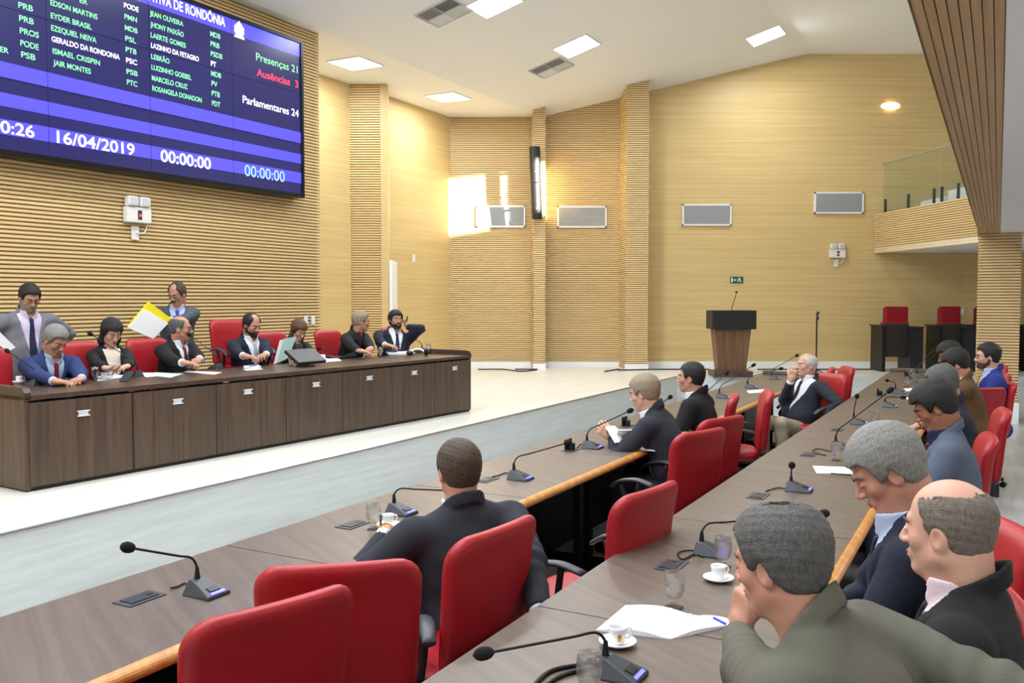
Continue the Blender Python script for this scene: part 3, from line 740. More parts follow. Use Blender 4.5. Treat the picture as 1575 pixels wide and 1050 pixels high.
CH_BACK, CH_SEAT = chair_parts()
def make_chair():
    o = thing('office_chair', 'x', 'chair')
    link('backrest', CH_BACK, o); link('seat', CH_SEAT, o)
    obj('back_shell', box(NB(), (-.045, -.29, .36), (.045, -.255, .62), bev=.01), M['blackpl'], o)
    obj('mechanism', box(NB(), (-.09, -.28, .375), (.09, .1, .408), bev=.01), M['blackpl'], o)
    obj('gas_column', lathe(NB(), [(.0, .08), (.035, .08), (.035, .22), (.022, .22), (.022, .38), (0, .38)], 16), M['black'], o, smooth=False)
    bm = NB()
    for k in range(5):
        a = 2*math.pi*k/5+.3; c, s_ = math.cos(a), math.sin(a)
        tube(bm, smoothpath([(0, 0, .12), (.12*c, .12*s_, .115), (.3*c, .3*s_, .07)], 3), [.03, .029, .027, .025, .022, .02, .018], 8)
    obj('star_base', bm, M['blackpl'], o, smooth=True)
    for k in range(5):
        a = 2*math.pi*k/5+.3; c, s_ = math.cos(a), math.sin(a); bm = NB()
        tube(bm, [(.3*c-.012*s_*k0, .3*s_+.012*c*k0, .027) for k0 in (-2, 2)], .027, 12); obj('caster', bm, M['black'], o)
    for sx in (-1, 1):
        bm = NB(); path = smoothpath([(sx*.285, -.17, .67), (sx*.29, -.05, .69), (sx*.29, .08, .665), (sx*.285, .16, .62)], 5)
        n = len(path); rings = []
        for i, p in enumerate(path):
            w = .024+.006*math.sin(math.pi*i/(n-1)); e_ = .013
            rings.append([bm.verts.new(p+Vector((w*math.cos(q), 0, e_*math.sin(q)))) for q in [2*math.pi*j/12 for j in range(12)]])
        for a, b in zip(rings, rings[1:]):
            for j in range(12): bm.faces.new((a[j], a[(j+1) % 12], b[(j+1) % 12], b[j]))
        bm.faces.new(rings[0][::-1]); bm.faces.new(rings[-1])
        ar = obj('armrest', bm, M['greypl'], o, smooth=True)
        bm = NB(); tube(bm, smoothpath([(sx*.287, .09, .66), (sx*.275, .04, .52), (sx*.255, .0, .41), (sx*.2, .0, .395)], 4), .017, 8)
        tube(bm, smoothpath([(sx*.287, -.06, .68), (sx*.275, -.03, .52), (sx*.255, .0, .41)], 4), .015, 8)
        obj('arm_support', bm, M['blackpl'], o, smooth=True)
    return o
proto_chair = make_chair(); first_chair = [True]
def chair(px, py, t=None, yaw=-61.5, label='', grp='', zf=0.0, ztop=1.0, lift=0.0, t_back=None, at=None):
    """px,py: pixel of the middle of the backrest's top edge; yaw: the way the sitter faces, compass degrees from the view direction"""
    p = U(px, py, zf+ztop+lift) if t is None else TT(px, py, t)
    a = math.radians(yaw); f = Vector((math.sin(a), math.cos(a), 0))
    loc = p+f*.33
    if at: loc = Vector((at[0], at[1], 0))
    loc.z = zf
    rz = -a
    if first_chair[0]:
        first_chair[0] = False; o = proto_chair; o.location = loc; o.rotation_euler = (0, 0, rz)
    else: o = copy_tree(proto_chair, loc, rz)
    o['label'] = label; o['group'] = grp
    if lift: o.location.z += lift
    return o
g1, g2, g3 = 'red chairs at the row along the stage', 'red chairs at the right-hand row', 'red chairs behind the stage desk'
chair(432, 922, yaw=-45, label='empty red office chair nearest the camera, in front of another empty one, bottom left', grp=g1)
chair(522, 864, yaw=-12, label='empty red office chair second from the camera, beside the man in the dark suit', grp=g1)
chair(774, 806, yaw=-56, label='red office chair with scuffed top, the man draping his arm sits on it', grp=g1)
chair(1006, 748, yaw=-52, label='empty red office chair pushed against the right-hand table, black armrest showing', grp=g1)
chair(1084, 660, yaw=-42, label='red office chair behind the grey-haired man leaning on the table', grp=g1)
chair(1117, 640, yaw=-42, label='red office chair behind the young man with short black hair', grp=g1)
chair(1133, 606, yaw=-75, label='empty red office chair half hidden, tight against the row along the stage', grp=g1)
chair(1186, 600, yaw=-80, label='empty red office chair between the two rows, just left of the old man', grp=g1)
chair(1262, 600, at=(3.10, 9.36), yaw=-112, label='red office chair the old man with white shirt sits on sideways', grp=g1)
chair(1307, 563, yaw=-85, label='empty tall red office chair right of the old man', grp=g1)
chair(1282, 574, yaw=-70, label='empty red office chair between the old man and the tall empty one', grp=g1, ztop=.93)
chair(1556, 800, yaw=-88, label='red office chair of the grey-haired man reading with his head bowed', grp=g2)
chair(1562, 915, yaw=-75, label='red office chair of the bald man, cut by the right edge', grp=g2)
chair(1528, 668, yaw=-68, label='red office chair of the man in the grey suit with black hair', grp=g2)
chair(1515, 592, yaw=-12, label='red office chair turned with its broad back to the camera, on the right', grp=g2, ztop=1.02)
chair(1549, 628, yaw=-68, label='red office chair right of the broad turned one', grp=g2)
chair(1541, 560, yaw=-80, label='red office chair farthest of the three just left of the ribbed column foot', grp=g2)
chair(1545, 572, yaw=-80, label='red office chair in the middle of the three by the ribbed column foot', grp=g2)
chair(1552, 585, yaw=-80, label='red office chair nearest of the three by the ribbed column foot', grp=g2)
chair(1622, 640, yaw=80, label='red office chair at the right edge showing only seat, arm and star base', grp=g2)
chair(-34, 556, t=-7.3, yaw=118, label='red chair back at the left edge behind the stage desk', grp=g3, zf=HS, ztop=.98)
chair(112, 541, t=-7.35, yaw=125, label='red chair between the man in the blue suit and the woman in black', grp=g3, zf=HS, ztop=.98)
chair(222, 533, t=-7.4, yaw=118, label='red chair left of the bald man with a pen', grp=g3, zf=HS, ztop=.98)
chair(350, 493, t=-7.55, yaw=132, label='tall red presiding chair behind the bearded man at the desk', grp=g3, zf=HS, ztop=1.0, lift=.16)
chair(410, 520, t=-7.6, yaw=130, label='red chair of the woman with long brown hair', grp=g3, zf=HS, ztop=.98)
chair(500, 514, t=-7.45, yaw=118, label='red chair right of the woman with long brown hair', grp=g3, zf=HS, ztop=.98)
chair(600, 512, t=-7.35, yaw=118, label='red chair of the bearded man on the phone', grp=g3, zf=HS, ztop=.92)

# ---- lectern and microphone stand
pl_ = U(1128, 580, HS); lec = thing('lectern', 'tapered wooden lectern with a black top on the stage', 'lectern', (pl_.x, pl_.y, HS))
sc = pl_.y/FPX
def frustum(bm, w0, d0, w1, d1, z0, z1, yo=0):
    a = [bm.verts.new((x*w0/2, y*d0/2+yo, z0)) for x, y in ((-1, -1), (1, -1), (1, 1), (-1, 1))]; b = [bm.verts.new((x*w1/2, y*d1/2+yo, z1)) for x, y in ((-1, -1), (1, -1), (1, 1), (-1, 1))]
    bm.faces.new(a[::-1]); bm.faces.new(b)
    for i in range(4): bm.faces.new((a[i], a[(i+1) % 4], b[(i+1) % 4], b[i]))
    return bm
obj('lectern_base', box(NB(), (-30*sc, -.02, 0), (30*sc, .5, 9*sc), bev=.006), M['desk'], lec)
obj('column', frustum(NB(), 43*sc, .3, 56*sc, .36, 9*sc, 74*sc, .24), mat('walnut_veneer', (128, 96, 70), .4, col2=(104, 76, 54), nscale=(20, 20, 1.2)), lec)
obj('black_top', box(NB(), (-34*sc, -.03, 74*sc), (34*sc, .48, 103*sc), bev=.008), M['blackpl'], lec)
bm = NB(); tube(bm, smoothpath([(.0, .2, 103*sc), (.015, .18, 110*sc), (.06, .12, 128*sc)]), .006, 6); ball(bm, (.065, .115, 131*sc), .022)
m_ = obj('gooseneck_microphone', bm, M['black'], None, loc=lec.location); tag(m_, 'thin gooseneck microphone rising from the black lectern top', 'microphone')
ps = U(1255, 580, HS); st = thing('microphone_stand', 'tall thin black microphone stand in front of the back wall', 'stand', (ps.x, ps.y, HS)); sc2 = ps.y/FPX
bm = NB(); tube(bm, [(0, 0, .03), (0, 0, 95*sc2)], .014, 8); tube(bm, [(0, 0, 88*sc2), (.02, -.02, 93*sc2)], .02, 8); obj('pole', bm, M['black'], st)
for k in range(3):
    a = 2.1*k+.5; obj('foot', tube(NB(), [(0, 0, .16), (.28*math.cos(a), .28*math.sin(a), .012)], .01, 6), M['black'], st)
obj('microphone_clip', tube(NB(), [(0, 0, 95*sc2), (.02, -.02, 101*sc2)], [.02, .03], 8), M['greypl'], st)

# ---- auditorium seats at the back right
def audi(px0, px1, ytop, label, first=True):
    c = U((px0+px1)/2, 565, HS); y = min(c.y, 17.4); k = y/FPX; x0 = (px0-787.5)*k; x1 = (px1-787.5)*k; w = x1-x0
    o = thing('auditorium_seat', label, 'seat', (x0, y-.25, HS), 0, 'folding auditorium seats')
    obj('side_panel', box(NB(), (0, -.1, 0), (.07, .45, .86), bev=.006), M['black'], o)
    obj('side_panel', box(NB(), (w-.24, -.16, 0), (w, .40, .84), bev=.006), M['blackpl'], o)
    obj('arm_cap', box(NB(), (-.03, -.12, .86), (.09, .46, .89), bev=.008), M['blackpl'], o); obj('arm_cap', box(NB(), (w-.26, -.18, .84), (w+.02, .42, .86), bev=.008), M['blackpl'], o)
    obj('seat_shell', box(NB(), (.07, .0, .28), (w-.2, .06, .92), bev=.03), M['greypl'] if False else mat('seat_shell_wood', (52, 44, 38), .5), o)
    obj('seat_cushion', box(NB(), (.07, .06, .27), (w-.18, .2, .94), bev=.03), M['redfab'], o)
    obj('backrest', box(NB(), (w*.27, .24, .42), (w*.85, .36, 1.24), bev=.03), M['redfab'], o)
    obj('back_shell', box(NB(), (w*.27, .361, .5), (w*.87, .39, 1.2), bev=.006), M['greypl'], o)
    return o
audi(1346, 1406, 497, 'single folded crimson auditorium seat standing apart, left of the others')
audi(1432, 1486, 497, 'folded crimson auditorium seat just left of the ribbed column, partly behind heads')
audi(1488, 1542, 497, 'folded crimson auditorium seat mostly hidden behind the ribbed column')
audi(1569, 1625, 497, 'crimson auditorium seat at the right edge past the ribbed column')

# ---- conference microphones
def neckpath(b, h, up=.07):
    b = Vector(b); h = Vector(h); c = b+Vector((0, 0, up)); d = (h-c); e_ = d.normalized()
    return smoothpath([b, b+Vector((0, 0, up*.55)), c+e_*.03, c+e_*.10, h-e_*.12, h], 6)
MICG = 'conference microphones'
def mic(bx, by, hx, hy, ztab, label, front, ln=.36, far=True, led=True, up=.07, fl=None, red=False, hs=1.0):
    p = U(bx, by, ztab+.0)
    yaw = math.atan2(front.y, front.x)
    o = thing('conference_microphone', label, 'microphone', p, yaw, MICG)      # local +x looks at the speaker
    bm = NB(); prof_ = [(.062, .0), (.062, .012), (-.035, .05), (-.06, .052), (-.07, .0)]
    wd_ = [.052, .050, .026, .024, .050]
    a = [bm.verts.new((x, -w, z)) for (x, z), w in zip(prof_, wd_)]; b = [bm.verts.new((x, w, z)) for (x, z), w in zip(prof_, wd_)]
    bm.faces.new(a); bm.faces.new(b[::-1])
    for i in range(5): bm.faces.new((a[(i+1) % 5], a[i], b[i], b[(i+1) % 5]))
    bmesh.ops.recalc_face_normals(bm, faces=bm.faces); bmesh.ops.bevel(bm, geom=list(bm.edges), offset=.003, segments=1, affect='EDGES')
    obj('base', bm, M['greypl'], o)
    rt = Matrix.Rotation(.37, 3, 'Y')
    obj('button', box(NB(), (.018, -.022, .022), (.042, .022, .028), rot=rt), M['blackpl'], o)
    obj('indicator_light', box(NB(), (.048, -.03, .0135), (.058, .03, .0195), rot=rt), M['led'] if led else M['greypl'], o)
    nb_ = Vector((-.045, 0, .048)); c3, s3 = math.cos(yaw), math.sin(yaw)
    wb = p+Vector((nb_.x*c3, nb_.x*s3, nb_.z)); cc = wb+Vector((0, 0, up))
    d = ray(hx, hy).normalized(); o_ = Vector((0, 0, HC)); oc = o_-cc; bq = d.dot(oc); disc = bq*bq-(oc.dot(oc)-ln*ln)
    if disc < 0: k_ = -bq
    else: k_ = -bq+(math.sqrt(disc) if far else -math.sqrt(disc))
    hw = o_+d*k_
    def loc(v): v = v-p; return Vector((v.x*c3+v.y*s3, -v.x*s3+v.y*c3, v.z))
    hl = loc(hw); bl = nb_
    pts = neckpath(bl, hl, up)
    obj('collar', tube(NB(), [bl, bl+Vector((0, 0, up*.6))], [.011, .006], 10), M['black'], o)
    obj('gooseneck', tube(NB(), pts, .0042, 8), M['black'], o, smooth=True)
    e_ = (pts[-1]-pts[-4]).normalized(); bm = NB()
    tube(bm, [hl-e_*.02, hl-e_*.012, hl, hl+e_*.015, hl+e_*.028, hl+e_*.036], [.007*hs, .014*hs, .0175*hs, .018*hs, .013*hs, .003], 14)
    obj('foam_cap', bm, M['foam'], o, smooth=True)
    if red: 
        bm = NB(); tube(bm, [hl-e_*.03, hl-e_*.018], .012, 12); obj('light_ring', bm, M['ledr'], o)
    return o
E = E2
t1 = 'row along the stage'
mic(318, 914, 199, 842, HT, 'conference microphone nearest the camera at the row along the stage, beside a closed socket plate', E, far=False, ln=.34)
mic(618, 790, 712, 755, HT, 'conference microphone hidden behind the man with his arm over the chair', E, far=True, ln=.3)
mic(801, 737, 872, 681, HT, 'conference microphone with its head over the open socket box', E)
mic(912, 689, 968, 632, HT, 'conference microphone left of the man holding a phone', E)
mic(1000, 660, 1030, 611, HT, 'conference microphone whose head shows between the two men from behind', E)
mic(1085, 632, 1117, 574, HT, 'conference microphone just past the young man with short black hair', E)
mic(1113, 612, 1158, 562, HT, 'conference microphone right of the young man, in front of the lectern foot', E)
mic(1156, 597, 1200, 567, HT, 'conference microphone beside a white paper in front of the old man', E)
mic(1192, 583, 1225, 547, HT, 'farthest conference microphone of the row along the stage', E)
mic(955, 1040, 748, 1004, HT, 'large conference microphone at the bottom edge beside the cup', E, far=False, ln=.34)
mic(1096, 853, 1148, 800, HT, 'conference microphone behind the glass with blue glow', E, ln=.2)
mic(1190, 850, 1265, 790, HT, 'conference microphone hidden by the man in the grey-green jacket, only its head showing', E, ln=.3)
mic(1230, 755, 1218, 716, HT, 'conference microphone with its stalk upright left of the grey-haired man', E, far=False, ln=.14, up=.05)
mic(1296, 690, 1368, 601, HT, 'conference microphone whose long stalk crosses another microphone, behind a water glass', E, ln=.36)
mic(1322, 652, 1318, 610, HT, 'conference microphone with upright stalk left of the man in the grey suit', E, far=False, ln=.2)
mic(1369, 626, 1388, 611, HT, 'conference microphone with the brightest blue light, ahead of the man in the grey suit', E, ln=.12, up=.05)
mic(1384, 605, 1365, 585, HT, 'conference microphone with drooping head near the papers of the dark-haired men', E, far=False, ln=.2)
mic(1406, 590, 1440, 534, HT, 'conference microphone with a long stalk past the two water glasses', E)
mic(1416, 580, 1446, 540, HT, 'farthest conference microphone of the right-hand row', E, led=True)
Fd = YD
mic(52, 592, 12, 540, HD, 'stage desk microphone in front of the man in the blue suit', Fd, far=True, led=False)
mic(207, 578, 140, 514, HD, 'stage desk microphone in front of the woman in the black jacket', Fd, led=False)
mic(332, 567, 292, 515, HD, 'stage desk microphone in front of the bald man with a pen', Fd, led=False)
mic(424, 556, 393, 515, HD, 'stage desk microphone with a glowing red ring at the presiding man', Fd, led=False, red=True)
mic(538, 548, 492, 536, HD, 'stage desk microphone right of the screen monitor, stalk lying flat', Fd, led=False, ln=.3)
mic(602, 544, 628, 528, HD, 'stage desk microphone in front of the man turned away', Fd, led=False, ln=.26)
mic(645, 541, 617, 513, HD, 'stage desk microphone at the man on the phone', Fd, led=False)

# ---- socket plates let into the tables, and cables
def socket(px, py, label, open_=False, ang=YAWD):
    p = U(px, py, HT); o = thing('socket_plate', label, 'table socket', p, ang, 'socket plates in the tables')
    bm = NB(); box(bm, (-.075, -.045, .0), (.075, .045, .004), bev=.001); obj('plate', bm, M['greypl'], o)
    obj('lid', box(NB(), (-.055, -.03, .004), (.055, .03, .007), rot=None), M['blackpl'], o)
    obj('finger_notch', box(NB(), (.03, -.008, .007), (.05, .008, .0085)), M['black'], o)
    if open_: obj('raised_lid', box(NB(), (-.05, .02, .004), (.05, .03, .075)), M['black'], o); obj('plug', box(NB(), (-.02, -.02, .007), (.02, .015, .05), bev=.006), M['black'], o)
    return o
for a in ((215, 921, 'grey socket plate nearest the camera at the row along the stage'), (543, 807, 'grey socket plate left of the man draping his arm'), (748, 738, 'grey socket plate just right of the head of the man draping his arm'),
          (1033, 870, 'grey socket plate behind the full water glass'), (1166, 763, 'grey socket plate left of the microphone with upright stalk'), (1244, 699, 'grey socket plate left of the water glass with blue microphone light behind')): socket(*a)
socket(879, 692, 'open socket box with a black plug standing up', True); socket(965, 655, 'open socket box behind the man holding a phone', True); socket(1354, 608, 'open socket box beyond the microphone with the brightest light', True)
socket(1395, 578, 'open socket box beside the far water glass', True); socket(1288, 661, 'grey socket plate beyond the water glass, left of an upright stalk')
def cable(pts, label, z=HT, r=.004, name='microphone_cable'):
    P = [U(a, b, z+.006) for a, b in pts]; o = obj(name, tube(NB(), smoothpath(P, 6), r, 6), M['black'], smooth=True); tag(o, label, 'cable', 'microphone cables'); return o
cable([(300, 905), (285, 897), (272, 902), (262, 904)], 'short black cable into the table beside the nearest microphone')
cable([(790, 731), (778, 727), (766, 731), (757, 733)], 'short black cable behind the second visible microphone')
cable([(903, 684), (893, 683), (888, 688)], 'short black cable from the open socket box to a microphone')
cable([(1080, 850), (1062, 846), (1043, 850), (1050, 860), (1068, 852), (1082, 856)], 'black cable looped beside the glass with blue glow')
cable([(925, 1018), (890, 1022), (850, 1030), (826, 1048), (818, 1066)], 'thick black cable curving at the bottom edge', r=.006)
cable([(930, 1028), (893, 1030), (860, 1040), (836, 1056)], 'second thick black cable curving at the bottom edge', r=.006)
cable([(1212, 752), (1196, 750), (1178, 755)], 'thin cable to the microphone with the short upright stalk')
cable([(1280, 694), (1258, 690), (1250, 694), (1270, 700)], 'black cable lying left of the water glass before the grey-haired man')

# ---- glasses, cups, papers
def goblet(px, py, z, label, fill=.55, sc=1.0, grp='water glasses'):
    p = U(px, py, z); o = thing('water_glass', label, 'glass', p, 0, grp)
    pr = [(0, 0), (.030, 0), (.031, .003), (.014, .010), (.011, .018), (.014, .026), (.026, .040), (.033, .062), (.034, .085), (.0305, .118)]
    inn = [(.029, .118), (.0325, .085), (.0315, .063), (.0245, .042), (.010, .031), (0, .029)]
    obj('glass_bowl', lathe(NB(), [(a*sc, b*sc) for a, b in pr+inn], 28), M['glass'], o, smooth=True)
    zt_ = .031+.07*fill; wp = [(0, .0295), (.0098, .0315), (.0243, .0425), (.0312, .0635)]+([(.0322, zt_)] if zt_ > .066 else [])+[(0, zt_)]
    if fill > 0: obj('water', lathe(NB(), [(a*sc, b*sc) for a, b in wp], 28), M['water'], o, smooth=False)
    return o
def cup(px, py, z, label, rz=0, tilt=None, crest=True):
    p = U(px, py, z); o = thing('saucer', 'saucer under the '+label.replace('white ', ''), 'saucer', p, rz, 'coffee saucers')
    obj('dish', lathe(NB(), [(0, .004), (.022, .004), (.024, 0), (.030, 0), (.050, .010), (.056, .015), (.055, .017), (.048, .013), (.028, .006), (0, .006)], 32), M['porc'], o, smooth=True)
    c = thing('coffee_cup', label, 'cup', p+UP*.0055, rz, 'coffee cups')
    obj('cup_body', lathe(NB(), [(0, 0), (.016, 0), (.018, .003), (.024, .02), (.0275, .045), (.028, .052), (.0265, .052), (.0255, .044), (.0215, .02), (.014, .006), (0, .006)], 28), M['porc'], c, smooth=True)
    obj('handle', tube(NB(), smoothpath([(.0255, 0, .042), (.038, 0, .044), (.043, 0, .032), (.036, 0, .018), (.0225, 0, .015)], 5), .0035, 8), M['porc'], c, smooth=True)
    obj('coffee', lathe(NB(), [(0, .028), (.0228, .028)], 20), M['coffee'], c)
    if crest: obj('crest', box(NB(), (-.008, -.0262, .014), (.003, -.023, .034)), M['gold'], c)
goblet(1037, 934, HT, 'water glass half full, standing between the notebook and the socket plate', .6, 1.02)
goblet(1112, 872, HT, 'water glass with blue glow, partly behind the grey-green jacketed man\'s head', .55)
goblet(906, 1074, HT, 'empty water glass cut by the bottom edge of the photo', .0)
goblet(575, 814, HT, 'empty water glass at the hand of the man draping his arm', .0)
goblet(1286, 708, HT, 'water glass above the bowed grey head, by the papers', .75)
goblet(1346, 657, HT, 'water glass seen just over the bowed head, near the gray suit man\'s hand', .4)
goblet(1394, 595, HT, 'nearer of two water glasses together at the far end', .6)
goblet(1402, 582, HT, 'farther of two water glasses together at the far end', .6)
for a, b, l_, f_ in ((147, 585, 'water glass left of a pair before the woman in black', .5), (171, 582, 'water glass right of a pair before the woman in black', .5), (291, 571, 'water glass before the bald man with a pen', .6), (448, 563, 'water glass on the stage desk right of the presiding man', .4), (483, 555, 'water glass right of the dark monitor', .5), (585, 549, 'water glass before the man turned away', .6), (659, 544, 'water glass at the far end of the stage desk', .3)): goblet(a, b, HD, l_, f_)
cup(950, 992, HT, 'white espresso cup with a small crest beside the open notebook', .2)
cup(1105, 893, HT, 'white espresso cup by the glass with blue glow', .4, crest=False)
cup(597, 810, HT, 'white espresso cup beside the empty glass on the row along the stage', .5, crest=False)
cup(30, 589, HD, 'white cup at the left end of the stage desk', 1, crest=False); cup(496, 553, HD, 'white cup beside the glass right of the dark monitor', 1, crest=False); cup(160, 583, HD, 'white cup between the two glasses before the woman in black', 1, crest=False); cup(632, 545, HD, 'white cup before the man on the phone', 1, crest=False)
def sheet(corners, z, label, m='paper', th=.004, name='paper_sheet', cat='paper', grp=None, curl=0):
    P = [U(a, b, z) for a, b in corners]; c = sum(P, Vector())/len(P)
    bm = NB(); prism(bm, [xy(p-c) for p in P][::1], .0005, th); bmesh.ops.recalc_face_normals(bm, faces=bm.faces)
    o = obj(name, bm, M[m], loc=c); tag(o, label, cat, grp); return o
PS = 'loose papers'
sheet([(1250, 717), (1304, 719), (1312, 729), (1256, 728)], HT, 'white paper sheet left of the bowed grey-haired man', grp=PS)
sheet([(936, 686), (985, 684), (1008, 694), (950, 690)], HT, 'white paper under the forearm of the man holding a phone', grp=PS)
sheet([(1148, 601), (1174, 599), (1180, 603), (1152, 605)], HT, 'small white paper beside a microphone before the old man', grp=PS)
sheet([(1392, 612), (1420, 608), (1425, 616), (1400, 617)], HT, 'white paper by the farther microphones of the right-hand row', grp=PS)
sheet([(1390, 598), (1412, 596), (1415, 600), (1395, 602)], HT, 'small white paper at the nearer of two far glasses', grp=PS)
sheet([(150, 579), (188, 574), (196, 580), (150, 586)], HD, 'white papers before the woman in black', grp=PS)
sheet([(218, 576), (240, 573), (282, 575), (262, 581)], HD, 'pale green sheet on the stage desk', 'paperg', grp=PS)
sheet([(214, 574), (232, 573), (245, 578), (225, 580)], HD, 'white sheet half under the pale green one', grp=PS, th=.002)
sheet([(283, 572), (300, 571), (341, 573), (330, 576)], HD, 'white sheet before the bald man with a pen', grp=PS)
sheet([(374, 563), (398, 561), (402, 565), (376, 566)], HD, 'white note left of the presiding man\'s microphone', grp=PS)
sheet([(374, 568), (395, 566), (405, 568), (380, 570)], HD, 'thin white slip nearer the desk edge before the presiding man', grp=PS)
sheet([(487, 553), (520, 551), (525, 555), (498, 557)], HD, 'white sheet beside the cup right of the monitor', grp=PS)
sheet([(590, 541), (625, 540), (628, 545), (598, 546)], HD, 'stack of white papers before the man on the phone', th=.02, grp=PS)
# open notebook: two curved leaves on a block
pc_ = U(1022, 968, HT); nb = thing('open_notebook', 'open blank white notebook lying on the table by the cup', 'notebook', pc_)
def leaf(cs, lift, name):
    P = [U(a, b, HT)-pc_ for a, b in cs]; bm = NB(); n = 10; g_ = []
    for i in range(n+1):
        f = i/n; a = P[0].lerp(P[1], f); b = P[3].lerp(P[2], f); h_ = .004+lift*math.sin(math.pi*min(f*1.1, 1))**1.0*(.6+.4*f)
        g_.append((bm.verts.new(a+UP*h_), bm.verts.new(b+UP*h_), bm.verts.new(b), bm.verts.new(a)))
    for p_, q_ in zip(g_, g_[1:]):
        for k_ in range(4): bm.faces.new((p_[k_], p_[(k_+1) % 4], q_[(k_+1) % 4], q_[k_]))
    bm.faces.new(g_[0]); bm.faces.new(g_[-1][::-1]); bmesh.ops.recalc_face_normals(bm, faces=bm.faces); obj(name, bm, M['paper'], nb, smooth=False)
leaf([(917, 970), (1030, 983), (1066, 946), (962, 932)], .016, 'left_page'); leaf([(1118, 964), (1030, 984), (1067, 947), (1142, 960)], .012, 'right_page')
pc_ = U(1104, 954, HT+.012)
def pen(a, b, z, label, m='blueink', dz=0):
    p, q = U(a[0], a[1], z), U(b[0], b[1], z+dz); o = thing('pen', label, 'pen', p)
    obj('barrel', tube(NB(), [Vector(), (q-p)*.85], .0045, 8), M[m], o); obj('tip', tube(NB(), [(q-p)*.85, (q-p)], [.0045, .001], 8), M['white'], o)
pen((1098, 950), (1122, 962), HT+.024, 'blue ballpoint pen lying on the open notebook')
pen((1278, 728), (1316, 731), HT+.01, 'dark pen on the sheet left of the bowed grey-haired man', 'blackpl')
pen((383, 563), (396, 561), HD+.01, 'blue pen on the note before the presiding man')
# stage desk clutter
pm = U(470, 563, HD); mo = thing('desk_monitor', 'black monitor tilted back on the stage desk before the woman with brown hair', 'monitor', pm, yd)
obj('monitor_stand', lathe(NB(), [(0, 0), (.10, 0), (.10, .012), (.03, .02), (.03, .05), (0, .05)], 20), M['black'], mo)
bm = box(NB(), (-.20, -.018, -.115), (.20, .018, .115), bev=.01, rot=Matrix.Rotation(-1.0, 3, 'X'));
for v in bm.verts: v.co += Vector((0, .0, .10))
obj('monitor_case', bm, M['blackpl'], mo)
p = U(98, 592, HD); o = thing('control_box', 'small black box on the stage desk by the man in the blue suit', 'box', p, yd)
obj('box_body', box(NB(), (-.07, -.05, 0), (.07, .05, .05), bev=.006), M['black'], o); obj('box_slot', box(NB(), (-.05, -.052, .012), (.05, -.0495, .036)), M['blackpl'], o)
o = obj('white_cable', tube(NB(), smoothpath([U(84, 590, HD)+UP*.01, U(70, 588, HD)+UP*.02, U(66, 582, HD)+UP*.05, U(74, 572, HD)+UP*.045, U(90, 578, HD)+UP*.02], 6), .006, 6), M['plastic']); tag(o, 'white looped cable beside the black box on the stage desk', 'cable')
p = Pa+XD*(Ld-.42)+YD*.5+UP*zdesk; o = thing('headset', 'black headset lying at the far end of the stage desk', 'headset', p)
bm = NB(); tube(bm, smoothpath([(-.1, 0, .03), (-.05, .04, .07), (.04, .04, .07), (.09, 0, .03)]), .012, 6); obj('band', bm, M['white'], o)
obj('ear_cup', ball(NB(), (-.1, 0, .03), (.045, .03, .03)), M['black'], o); obj('ear_cup', ball(NB(), (.1, 0, .045), (.03, .045, .045)), M['black'], o)
p = U(525, 550, HD); o = obj('notebook', box(NB(), (-.14, -.08, 0), (.14, .08, .015), bev=.003), M['blackpl'], loc=p, rotz=yd); tag(o, 'dark folder lying before the man turned away', 'folder')
# ================================================================== people
def skinmat(n, c): return mat(n, c, .5, bump=.12, bscale=220)
SK = {'tan': skinmat('tan_skin', (182, 134, 110)), 'fair': skinmat('fair_skin', (204, 156, 134)), 'brown': skinmat('brown_skin', (150, 100, 74)), 'ruddy': skinmat('ruddy_skin', (192, 138, 116))}
LIPM = mat('lips', (160, 92, 80), .45)
def hairmat(n, c, c2): return mat(n, c, .6, col2=c2, nscale=(160, 160, 40), mixlo=.35, mixhi=.65, bump=.5, bscale=260)
HM = {'black': hairmat('black_hair', (20, 18, 17), (30, 27, 25)), 'brown': hairmat('brown_hair', (56, 44, 34), (80, 64, 50)), 'grey': hairmat('grey_hair', (112, 110, 106), (142, 140, 135)), 'dgrey': hairmat('dark_grey_hair', (70, 68, 66), (94, 92, 89)),
      'fringe': hairmat('short_grey_fringe', (96, 86, 78), (120, 108, 98)), 'white': hairmat('white_hair', (186, 180, 172), (214, 210, 204)), 'blond': hairmat('grey_blond_hair', (132, 118, 98), (152, 138, 118)), 'lbrown': hairmat('long_brown_hair', (62, 42, 30), (112, 80, 56))}
def clothm(n, c): return mat(n, c, .85, bump=.25, bscale=260)
